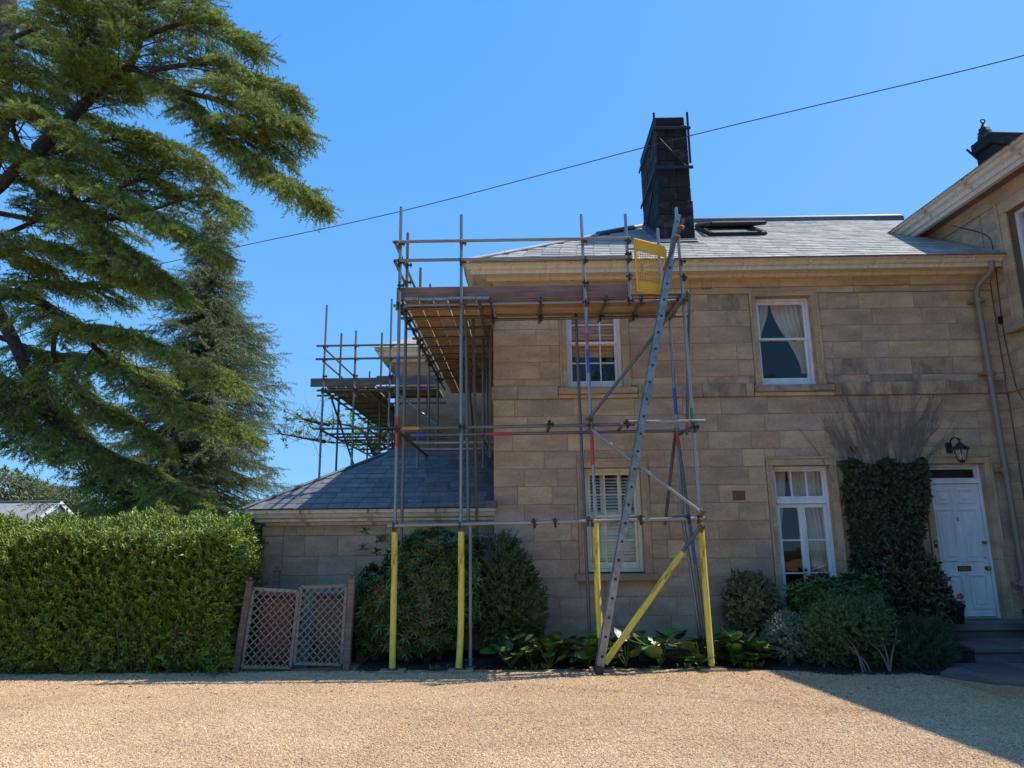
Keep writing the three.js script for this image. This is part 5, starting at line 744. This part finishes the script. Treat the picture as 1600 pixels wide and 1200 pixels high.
// ------------------------------------------------------------------ elephant's-ear plants: each big leaf its own piece
{
  const round = (r, cup) => { const pos = [], n = 10; const P = (k, t) => { const a = k / n * 6.283, q = r * t * (1 + 0.06 * Math.sin(a * 3)); return [Math.cos(a) * q * 0.88, cup * t * t * r + 0.03 * r * Math.sin(a * 4) * t - 0.12 * r * (Math.sin(a) > 0 ? Math.sin(a) * t * t : 0), Math.sin(a) * q + r * 0.85]; }; for (let k = 0; k < n; k++) { pos.push(...P(k, 0), ...P(k + 1, 0.55), ...P(k, 0.55), ...P(k, 0.55), ...P(k + 1, 0.55), ...P(k + 1, 1), ...P(k, 0.55), ...P(k + 1, 1), ...P(k, 1)); } return soup(pos, new Array(pos.length / 3 * 2).fill(0)); };
  const shapes = [round(0.10, 0.25), round(0.115, 0.1), round(0.085, 0.35)];
  const ms = [[0.055, 0.12, 0.028], [0.085, 0.17, 0.03], [0.13, 0.24, 0.035], [0.04, 0.085, 0.026]].map(c => leafMat(...c, 0.36, { roughness: 0.34 }));
  const spots = []; for (let k = 0; k < 13; k++) spots.push([lerp(-0.25, 2.95, k / 12) + rr(-0.06, 0.06), -10.42 - (k % 2) * 0.3 + rr(-0.04, 0.04)]); spots.push([2.85, -10.42], [3.2, -10.5]);
  const where = ['at the left end of the row', 'second from the left end of the row', 'third from the left end of the row', 'fourth from the left end of the row', 'below the left jamb of the shuttered window', 'left of the ladder foot', 'just behind the ladder foot', 'right of the ladder foot', 'below the sleeved brace', 'left of the right-hand poles', 'behind the right-hand pole feet', 'right of the right-hand pole feet', 'against the wall near the variegated shrub', 'by the gravel at the right sleeve', 'at the right end of the row'];
  spots.forEach(([x, z], i) => {
    const g = thing('broad_leaved_plant', `low plant of big round leaves ${where[i]}`, 'plant', [x, 0.03, z], 'row of broad-leaved plants along the wall');
    for (let k = 0; k < 20; k++) {
      const a = rr(0, 6.283), rad = rr(0.03, 0.23), h = rr(0.10, 0.40) * (1 - rad * 0.9), o = new THREE.Mesh(pick(shapes), ms[Math.floor(R() * (R() < 0.25 ? 4 : 2.2))]); o.name = 'leaf'; o.castShadow = o.receiveShadow = true;
      o.rotation.set(rr(-0.9, 0.25), a, rr(-0.3, 0.3), 'YXZ'); o.scale.setScalar(rr(0.8, 1.3)); o.position.set(x + Math.sin(a) * rad, h, z + Math.cos(a) * rad); put(o, g);
      if (k < 8) part(g, 'leaf_stalk', rodGeo([x, 0.02, z], [x + Math.sin(a) * rad, h, z + Math.cos(a) * rad], 0.009, 0.006, 5), ms[1]);
    }
  });
}
potLater();
// ------------------------------------------------------------------ cedar at the left edge
function branchlet(len, tufts, needle, nw, per) { // a twig along +y with tufts of needles
  const pos = []; const tri = (a, b, c) => pos.push(a.x, a.y, a.z, b.x, b.y, b.z, c.x, c.y, c.z);
  for (let k = 0; k < tufts; k++) {
    const t = (k + 0.6) / tufts, c = V(rr(-0.02, 0.02), len * t, rr(-0.02, 0.02)), side = V(rr(-1, 1), rr(0, 0.6), rr(-1, 1)).normalize();
    for (let i = 0; i < per; i++) { const d = V(rr(-1, 1), rr(-0.3, 1), rr(-1, 1)).normalize().add(side.clone().multiplyScalar(0.6)).normalize(), w = d.clone().cross(V(rr(-1, 1), rr(-1, 1), rr(-1, 1))).normalize().multiplyScalar(nw), e = c.clone().addScaledVector(d, needle * rr(0.7, 1.2)); tri(c.clone().add(w), c.clone().sub(w), e); }
  }
  const g = rodGeo([0, 0, 0], [0, len, 0], 0.004, 0.002, 3).toNonIndexed(); const u = soup(pos, new Array(pos.length / 3 * 2).fill(0)); return joined([u, g]);
}
const bent = (p, d, L, droop, n = 4) => { const o = [p.clone()]; let q = p.clone(), v = d.clone().normalize(); for (let i = 0; i < n; i++) { v.y -= droop / n; v.normalize(); q = q.clone().addScaledVector(v, L / n); o.push(q); } return o; };
{
  const g = thing('cedar_tree', 'large spreading cedar hanging in from the left edge', 'tree', [-15.3, 0, -18.3]);
  part(g, 'trunk', [limbGeo([V(-16.1, -0.1, -18.8), V(-15.9, 3, -18.7), V(-15.6, 7, -18.5), V(-15.4, 11, -18.2), V(-15.0, 13.5, -18.0), V(-15.05, 16, -17.9), V(-15.3, 19, -18), V(-15.5, 22, -18)], 0.8, 0.18, 12, 0.05)], M.bark);
  const limbs = [
  [[-12.93,12.06,-17.14],[-11.79,12.65,-16.59],[-11.02,13.2,-16.32],[-10.01,13.83,-16.05],[-9.75,14.48,-15.91],[-9.86,15.52,-15.78],[-9.64,16.55,-15.64]],
  [[-10.0,13.73,-16.05],[-8.62,12.78,-15.64],[-7.29,11.34,-15.23],[-6.13,10.42,-14.96],[-5.1,9.6,-14.69],[-4.46,9.18,-14.55]],
  [[-9.75,14.48,-15.91],[-8.47,14.7,-15.64],[-7.43,14.36,-15.37],[-6.69,13.83,-15.23]],
  [[-9.41,13.53,-15.91],[-7.66,13.38,-15.5],[-6.39,12.76,-15.23],[-5.33,12.18,-14.96]],
  [[-8.62,12.78,-15.64],[-6.91,12.02,-15.1],[-5.85,11.56,-14.82],[-5.26,11.26,-14.69]],
  [[-7.29,11.34,-15.23],[-6.64,11.16,-14.96],[-5.81,10.91,-14.82]],
  [[-11.02,13.2,-16.32],[-11.64,14.26,-16.32],[-11.25,15.22,-16.32],[-9.41,15.54,-16.05],[-7.86,15.35,-15.64]],
  [[-14.59,15.98,-17.68],[-13.15,15.82,-17.0],[-11.9,15.64,-16.46],[-11.64,15.72,-16.32]],
  [[-14.92,10.97,-17.68],[-13.72,10.97,-17.0],[-12.61,11.27,-16.32],[-11.27,10.73,-15.64],[-9.82,9.83,-14.96],[-8.55,9.16,-14.69],[-7.34,8.4,-14.42],[-6.72,7.94,-14.28]],
  [[-12.61,11.27,-16.32],[-12.66,12.06,-15.78],[-11.61,11.86,-15.23],[-10.59,11.25,-14.96],[-9.53,10.48,-14.69]],
  [[-11.27,10.73,-15.64],[-10.32,9.4,-15.37],[-9.22,8.43,-15.23],[-8.27,7.76,-14.96],[-7.83,7.25,-14.82]],
  [[-14.54,8.39,-17.68],[-13.41,8.09,-17.14],[-12.08,7.67,-16.73],[-10.92,6.89,-16.32],[-9.71,6.65,-15.91],[-8.24,6.12,-15.5],[-7.06,5.59,-15.23],[-6.16,5.08,-14.96]],
  [[-10.92,6.89,-16.32],[-9.47,5.79,-15.91],[-8.21,5.03,-15.64],[-7.02,4.46,-15.37],[-6.22,4.21,-15.23]],
  [[-11.44,7.11,-16.59],[-11.3,6.1,-16.46],[-10.39,5.13,-16.32],[-9.28,4.6,-16.05],[-8.09,3.79,-15.64]],
  [[-14.39,8.57,-17.68],[-12.99,6.7,-17.41],[-12.05,5.44,-17.0],[-11.1,4.49,-16.59],[-9.86,3.89,-16.18],[-8.39,3.25,-15.78],[-6.8,2.66,-15.37]],
  [[-11.1,4.49,-16.59],[-10.06,3.48,-16.59],[-9.08,2.85,-16.32],[-8.31,2.41,-16.05]],
  [[-14.08,6.46,-17.68],[-12.89,5.64,-17.14],[-12.19,4.77,-16.86],[-11.48,3.87,-16.59]],
  [[-14.67,9.3,-17.68],[-13.23,8.96,-16.73],[-11.55,8.88,-16.18],[-10.05,8.29,-15.64],[-9.08,7.78,-15.37]],
  [[-16.73,17.3,-19.31],[-13.98,16.35,-19.04],[-11.75,15.43,-18.77],[-9.49,14.58,-18.22]],
  [[-16.18,11.61,-19.72],[-13.21,11.01,-19.45],[-10.89,11.19,-19.04],[-8.92,11.52,-18.77],[-8.19,10.67,-18.5]],
  [[-14.66,15.48,-19.04],[-12.14,13.73,-18.77],[-10.12,12.63,-18.36],[-8.4,11.76,-17.95]],
  [[-15.97,13.56,-19.04],[-13.74,12.73,-18.77],[-11.48,12.52,-18.5],[-9.44,11.2,-17.95]],
  [[-15.74,8.55,-19.72],[-14.02,9.16,-19.31],[-12.13,8.84,-19.04],[-10.53,8.91,-18.77]],
  [[-16.58,15.39,-19.5],[-14.55,14.79,-19],[-12.56,15.37,-18.5]],
  [[-16.19,12.76,-19.5],[-13.78,11.83,-19],[-11.57,9.87,-18.5],[-10.6,9.48,-18.3]],
  [[-15.86,10.47,-19.5],[-13.51,11.21,-19],[-11.28,11.78,-18.6],[-9.73,12.23,-18.2]],
  [[-15.45,7.7,-19.5],[-13.34,6.96,-19],[-11.44,6.65,-18.6],[-9.6,6.08,-18.2]],
  [[-17.02,18.4,-19.5],[-14.44,17.0,-19],[-12.26,16.12,-18.5]],
  [[-14.3,12.59,-18.5],[-12.5,12.66,-18],[-10.4,12.62,-17.5],[-8.8,12.02,-17.2]],
  [[-11.8,12.66,-16.6],[-12.59,14.2,-17],[-13.66,14.56,-17.2],[-14.85,15.01,-17.5]],
  ];
  for (const i of [0, 8, 11, 14, 17]) limbs.push(limbs[i].map(p => [-30.8 - p[0], p[1] + 0.4, -36.4 - p[2]])); // the far side of the crown
  const twigs = [], list = [];
  const thin = (b, r) => { for (let i = 0; i + 1 < b.length; i++) twigs.push(rodGeo(b[i].toArray(), b[i + 1].toArray(), r * (1 - i / b.length), r * (1 - (i + 1) / b.length) + 0.001, 3)); };
  const shoot = (p, d, len) => { // a side shoot with its flat spray of branchlets
    const b = bent(p, d, len, rr(0.3, 0.75), 3); thin(b, 0.008); const m = Math.max(2, Math.round(len / 0.13));
    for (let j = 1; j <= m; j++) { const f = j / m * 3, i = Math.min(2, Math.floor(f)), q = b[i].clone().lerp(b[i + 1], f - i), bt = b[i + 1].clone().sub(b[i]).normalize(), bp = V(-bt.z, 0, bt.x).normalize(); for (const e of [-1, 1]) { const dd = bt.clone().multiplyScalar(0.8).addScaledVector(bp, e * rr(0.3, 1)); dd.y += rr(-0.5, 0.35); list.push([q, dd, rr(0.75, 1.25)]); } }
    list.push([b[3], b[3].clone().sub(b[2]), rr(0.8, 1.1)]);
  };
  const clothe = (c, L, start, step, size) => { const n = Math.round(L * (1 - start) / step); for (let i = 0; i <= n; i++) { const t = lerp(start, 1, i / Math.max(1, n)), p = c.getPoint(t), tan = c.getTangent(t), perp = V(-tan.z, 0, tan.x).normalize(); for (const s of [-1, 1]) { const d = tan.clone().multiplyScalar(rr(0.5, 1.1)).addScaledVector(perp, s * rr(0.4, 1.1)); d.y += rr(-0.05, 0.3); shoot(p, d, size * (1 - 0.45 * t) * rr(0.6, 1.2)); } } };
  limbs.forEach((pts, li) => {
    const P = pts.map(p => V(...p)), c = new THREE.CatmullRomCurve3(P), L = c.getLength(), main = [0, 8, 11, 14].includes(li), back = li >= 18;
    part(g, 'limb', limbGeo(P, main ? 0.2 : back ? 0.09 : 0.075, 0.016, 8, 0.06), M.bark);
    const start = main ? 0.26 : back ? 0.2 : 0.2; clothe(c, L, start, back ? 0.22 : 0.17, 0.6);
    const n = Math.round(L / (back ? 0.7 : 0.5));
    for (let i = 0; i < n; i++) for (const s of [-1, 1]) {
      const t = lerp(start * 0.7, 0.93, (i + R() * 0.8) / n), p = c.getPoint(t), tan = c.getTangent(t), perp = V(-tan.z, 0, tan.x).normalize(), len = (1.9 - 1.35 * t) * rr(0.5, 1.2);
      const d = tan.clone().multiplyScalar(rr(0.6, 1.1)).addScaledVector(perp, s * rr(0.5, 1.0)); d.y += rr(0.0, 0.3); const b = bent(p, d, len, rr(0.25, 0.6), 4); thin(b, 0.026);
      clothe(new THREE.CatmullRomCurve3(b), len, 0.25, 0.18, 0.44);
    }
    list.push([P.at(-1), c.getTangent(1), 1.1]);
  });
  part(g, 'twigs', twigs, M.twig, true);
  scatter(g, 'needles', [branchlet(0.30, 8, 0.055, 0.0055, 9), branchlet(0.34, 9, 0.058, 0.0055, 9), branchlet(0.26, 7, 0.052, 0.0055, 9), branchlet(0.3, 6, 0.05, 0.0055, 8)], LM.needle, list, [0.12, 0.18, 0.028], [0.42, 0.48, 0.065]);
  // bare thin branches of the shaded inside
  const dead = []; for (let k = 0; k < 260; k++) { const P = limbs[Math.floor(R() * limbs.length)], c = new THREE.CatmullRomCurve3(P.map(q => V(...q))), p = c.getPoint(rr(0.05, 0.6)); const b = bent(p, V(rr(-0.2, 1), rr(-0.9, 0.3), rr(-0.7, 0.7)), rr(0.6, 1.8), rr(-0.2, 0.7), 5); for (const q of b) q.add(V(rr(-0.05, 0.05), rr(-0.05, 0.05), rr(-0.05, 0.05))); dead.push(limbGeo(b, 0.018, 0.003, 4)); } part(g, 'dead_twigs', dead, M.twig, true);
}
// ------------------------------------------------------------------ larch behind it
function conifer(g, base, h, reach, n, seedTint, o = {}) {
  part(g, 'trunk', limbGeo([V(base[0], 0, base[2]), V(base[0] + 0.1, h * 0.4, base[2]), V(base[0] - 0.05, h * 0.75, base[2]), V(base[0], h, base[2])], 0.24, 0.02, 9, 0.05), M.bark);
  const list = [], tw = [];
  for (let k = 0; k < n; k++) {
    const t = Math.pow(rr(0, 1), 0.85), y = lerp(o.from ?? 1.2, h - 0.1, t), a = rr(0, 6.283), L = reach * (1 - Math.pow(t, 1.25)) * rr(0.6, 1.12) * (1 + 0.22 * Math.sin(a * 2 + y)) + 0.15, d = V(Math.cos(a), rr(-0.15, 0.35), Math.sin(a)), b = bent(V(base[0], y, base[2]), d, L, rr(0.5, 0.95), 5);
    b[5].y += 0.14 * L; b[4].y += 0.04 * L; tw.push(limbGeo(b, 0.018 + 0.02 * (1 - t), 0.004, 4)); const c = new THREE.CatmullRomCurve3(b), m = Math.max(3, Math.round(L / 0.13));
    for (let j = 1; j <= m; j++) { const q = c.getPoint(j / m), ta = c.getTangent(j / m), pp = V(-ta.z, 0, ta.x); for (const e of [-1, 1]) { if (R() < 0.15) continue; const dd = ta.clone().multiplyScalar(0.6).addScaledVector(pp, e * rr(0.2, 0.9)); dd.y -= rr(0.0, 1.0); list.push([q, dd, rr(0.75, 1.3)]); } }
    list.push([b[5], b[5].clone().sub(b[4]), 1]);
  }
  part(g, 'branches', tw, M.twig, true); return list;
}
{
  const g = thing('larch_tree', 'tall drooping grey-green conifer standing behind the cedar', 'tree', [-11.1, 0, -24]);
  const l = conifer(g, [-11.1, 0, -24], 13.4, 4.3, 560);
  scatter(g, 'needles', [branchlet(0.42, 9, 0.07, 0.006, 8), branchlet(0.5, 10, 0.07, 0.006, 8)], LM.needle, l, [0.15, 0.185, 0.08], [0.32, 0.35, 0.14]);
}
// ------------------------------------------------------------------ sparse tree beyond the extension, far trees, far house
{
  const g = thing('sparse_tree', 'half-bare old tree with few pale leaves behind the low roof', 'tree', [-4.3, 0, -25]), list = [], tw = [];
  const z = -25, s = 25 / 19;
  const S = (x, y) => V(x * s, 1.78 + (y - 1.78) * s, z + rr(-0.6, 0.6));
  part(g, 'trunk', limbGeo([V(-4.2, -0.1, z), V(-4.5, 2, z), S(-3.75, 3.7), S(-4.0, 4.1)], 0.26, 0.14, 8, 0.06), M.bark);
  for (const P of [[[-4.0, 4.1], [-4.4, 4.36], [-4.9, 4.33], [-5.4, 4.37], [-5.75, 4.4]], [[-4.0, 4.1], [-4.3, 4.6], [-4.7, 4.8], [-5.2, 4.78], [-5.5, 4.7]], [[-4.0, 4.1], [-3.7, 4.5], [-3.5, 5.0]], [[-4.0, 4.1], [-3.6, 4.2], [-3.1, 4.5], [-2.7, 4.6]], [[-5.2, 4.78], [-5.8, 4.9], [-6.3, 5.2]], [[-5.4, 4.37], [-6.0, 4.5], [-6.7, 4.6]]]) {
    const Q = P.map(p => S(...p)); part(g, 'branch', limbGeo(Q, 0.07, 0.015, 6), M.bark); const c = new THREE.CatmullRomCurve3(Q);
    for (let k = 0; k < 26; k++) { const p = c.getPoint(rr(0.15, 1)), b = bent(p, V(rr(-1, 0.6), rr(-0.3, 1), rr(-0.6, 0.6)), rr(0.4, 1.2), rr(-0.5, 0.5), 4); tw.push(limbGeo(b, 0.012, 0.003, 4)); for (let i = 1; i < 5; i++) { if (R() < 0.5) tw.push(rodGeo(b[i].toArray(), b[i].clone().add(V(rr(-0.3, 0.3), rr(-0.1, 0.35), rr(-0.3, 0.3))).toArray(), 0.006, 0.002, 3)); if (R() < (p.x > -6.3 ? 0.8 : 0.16)) list.push([b[i], V(rr(-1, 1), rr(-0.3, 1), rr(-1, 1)), rr(0.8, 1.3)]); } }
  }
  part(g, 'twigs', tw, M.twig, true); scatter(g, 'leaves', [sprig(6, 0.12, 0.07, 0.14, 1)], LM.soft, list, [0.16, 0.24, 0.04], [0.30, 0.38, 0.07]);
}
{
  const leaf = [sprig(9, 0.3, 0.12, 0.4, 0.9), sprig(8, 0.34, 0.12, 0.42, 0.9)];
  const far = (name, label, x, z, h, r, n, ca, cb) => { const g = thing(name, label, 'tree', [x, 0, z]); part(g, 'trunk', limbGeo([V(x, -0.1, z), V(x + 0.1, h * 0.3, z), V(x, h * 0.6, z)], 0.3, 0.12, 7), M.bark); const lm = []; for (let k = 0; k < 9; k++) lm.push(limbGeo(bent(V(x, h * rr(0.25, 0.5), z), V(rr(-1, 1), rr(0.3, 1), rr(-1, 1)), r * 1.1, 0.2), 0.09, 0.02, 5)); part(g, 'limbs', lm, M.bark, true); let l = []; for (let k = 0; k < 7; k++) { const a = k * 0.9, q = r * 0.5; l.push(...blobList([x + Math.cos(a) * q, h * rr(0.52, 0.78), z + Math.sin(a) * q], [r * rr(0.45, 0.7), h * rr(0.18, 0.27), r * rr(0.45, 0.7)], n / 7, 1, { back: -999, freq: 0.7 })); } scatter(g, 'crown', leaf, LM.soft, l, ca, cb); };
  far('broadleaf_tree', 'round olive-green tree beyond the grey-roofed bungalow', -35, -50, 6.4, 4.2, 2100, [0.08, 0.105, 0.03], [0.16, 0.19, 0.06]);
  far('broadleaf_tree', 'low olive-green tree between bungalow and tall conifer', -31.2, -50, 4.6, 3.0, 1400, [0.08, 0.11, 0.035], [0.15, 0.18, 0.06]);
  [[-13, 24, 13, 5.5], [-3, 27, 12, 5], [7, 25, 13.5, 5.5], [17, 27, 12.5, 5.5], [27, 24, 13, 6]].forEach(([x, z, h, r], i) => far('garden_tree', ['broad garden tree behind the viewer, farthest left', 'garden tree behind the viewer, second from left', 'tall garden tree straight behind the viewer', 'garden tree behind the viewer, second from right', 'broad garden tree behind the viewer, farthest right'][i], x, z, h, r, 1700, [0.08, 0.13, 0.03], [0.2, 0.26, 0.06]));
  const b = thing('bungalow', 'grey-roofed bungalow with white gable beyond the hedge', 'bungalow', [-29, 0, -40]);
  const zr = -40, hw = 2.1, yr = 3.95, ye = 2.75, x0 = -36, x1 = -26.0;
  part(b, 'wall', cbox(x0, x1 - 0.25, 0, ye, zr - hw + 0.2, zr + hw - 0.2), M.dressDark); part(b, 'gable', joined([poly([[x1 - 0.24, ye - 0.3, zr - hw], [x1 - 0.24, ye - 0.3, zr + hw], [x1 - 0.24, yr - 0.05, zr]])]), M.white);
  part(b, 'roof', [poly([[x0, ye - 0.2, zr + hw + 0.35], [x1, ye - 0.2, zr + hw + 0.35], [x1, yr, zr], [x0, yr, zr]]), poly([[x1, ye - 0.2, zr - hw - 0.35], [x0, ye - 0.2, zr - hw - 0.35], [x0, yr, zr], [x1, yr, zr]])], M.slatePale[4]);
  for (const s of [-1, 1]) part(b, 'bargeboard', poly([[x1 + 0.02, ye - 0.3, zr + s * (hw + 0.4)], [x1 + 0.02, ye - 0.08, zr + s * (hw + 0.4)], [x1 + 0.02, yr + 0.06, zr], [x1 + 0.02, yr - 0.18, zr]]), M.white);
  part(b, 'ridge', rodGeo([x0, yr + 0.03, zr], [x1, yr + 0.03, zr], 0.08), M.lead);
  part(b, 'flat_roof', cbox(-25.9, -24.3, 2.62, 2.78, zr - 1.6, zr + 2.2), M.lead); part(b, 'porch_wall', cbox(-25.85, -24.5, 0, 2.61, zr - 1.5, zr + 1.8), M.brickRed); part(b, 'fascia', cbox(-25.95, -24.25, 2.70, 2.8, zr + 2.2, zr + 2.26), M.white);
}
// ------------------------------------------------------------------ loose stones of the drive
{
  const stone = (k) => { const g = new THREE.IcosahedronGeometry(1, 0), p = g.attributes.position; for (let i = 0; i < p.count; i++) { const v = V(p.getX(i), p.getY(i), p.getZ(i)), h = 0.75 + 0.5 * hash(Math.round(v.x * 9), Math.round(v.y * 9) + Math.round(v.z * 9) * 31, k); p.setXYZ(i, v.x * h * 1.15, v.y * h * 0.6, v.z * h * 0.9); } g.computeVertexNormals(); return g; };
  const g = new THREE.Group(); g.name = numbered('gravel_stones'); g.userData.kind = 'stuff'; scene.add(g); tag(g, 'loose golden gravel covering the drive', 'gravel');
  const ms = [[], []], cs = [[], []], tones = [[0.38, 0.255, 0.15], [0.47, 0.31, 0.18], [0.51, 0.345, 0.20], [0.56, 0.38, 0.22], [0.59, 0.405, 0.238], [0.62, 0.435, 0.262], [0.66, 0.48, 0.30], [0.71, 0.55, 0.38]], e = new THREE.Euler(), q = new THREE.Quaternion();
  for (let k = 0; k < 300000; k++) {
    const z = -5.4 - 5.0 * Math.pow(R(), 1.12), half = 0.8 * -z + 0.4, x = rr(-half, half), s = R() < 0.03 ? rr(0.009, 0.014) : rr(0.0045, 0.0092); if (x > 5.1 && z < -8.2 || x > 8) continue; if (z < -10.15 && x > -2.2) continue;
    e.set(rr(-0.5, 0.5), rr(0, 6.28), rr(-0.5, 0.5)); q.setFromEuler(e); const i = k & 1; const n = noise(x * 1.1 + 40, z * 1.7 + 40, 97, 97, 5) * 0.6 + noise(x * 3.3 + 40, z * 4.1 + 40, 97, 97, 6) * 0.4; if (n > 0.76 && R() < 0.35) continue; const t = tones[Math.floor(clamp(R() * 0.75 + (n - 0.35) * 0.5, 0, 0.999) * 8)], w = rr(0.88, 1.1); ms[i].push(M4(V(x, gy(z) + s * 0.2, z), q, s)); cs[i].push(new THREE.Color().setRGB(t[0] * w, t[1] * w, t[2] * w));
  }
  for (const i of [0, 1]) instanced(g, 'stones', stone(i + 3), mat(1, 1, 1, 0.85), ms[i], cs[i]);
}
{
  const ms = [], cs = []; for (let k = 0; k < 340; k++) { const x = rr(-8, 5.2), z = (x < -3.9 ? -10.0 : x < -2.4 ? -10.2 : x < 3.2 ? -10.32 : -9.75) + Math.pow(R(), 2.2) * 1.6 - 0.1; ms.push(M4(V(x, gy(z) + 0.012, z), new THREE.Quaternion().setFromEuler(new THREE.Euler(rr(-0.4, 0.4), rr(0, 6.28), rr(-0.4, 0.4))), rr(0.6, 1.3))); cs.push(tint([0.10, 0.055, 0.025], [0.34, 0.22, 0.09])); }
  const g = new THREE.Group(); g.name = 'fallen_leaves'; g.userData.kind = 'stuff'; scene.add(g); tag(g, 'dry brown leaves lying along the edge of the gravel', 'leaves'); instanced(g, 'leaves', flatLeaf(0.055, 0.024, 0.25), leafMat(1, 1, 1, 0.1), ms, cs);
  const w = []; for (let k = 0; k < 60; k++) { const x = pick([3.05, 3.1, -4.3, -5.9, 2.2, -1.2, 0.2]) + rr(-0.14, 0.14), z = (x < -3.9 ? -9.97 : -10.3) + rr(-0.06, 0.06); w.push([V(x, 0.01, z), jitter(V(0, 1, 0.2), 0.3), rr(0.5, 0.9)]); }
  const h = new THREE.Group(); h.name = 'weeds'; h.userData.kind = 'stuff'; scene.add(h); tag(h, 'small bright weeds sprouting at the gravel edge', 'weeds'); scatter(h, 'leaves', [sprig(6, 0.06, 0.016, 0.07, 0.6)], LM.soft, w, [0.12, 0.2, 0.03], [0.22, 0.32, 0.05]);
}
renderer.render(scene, camera);
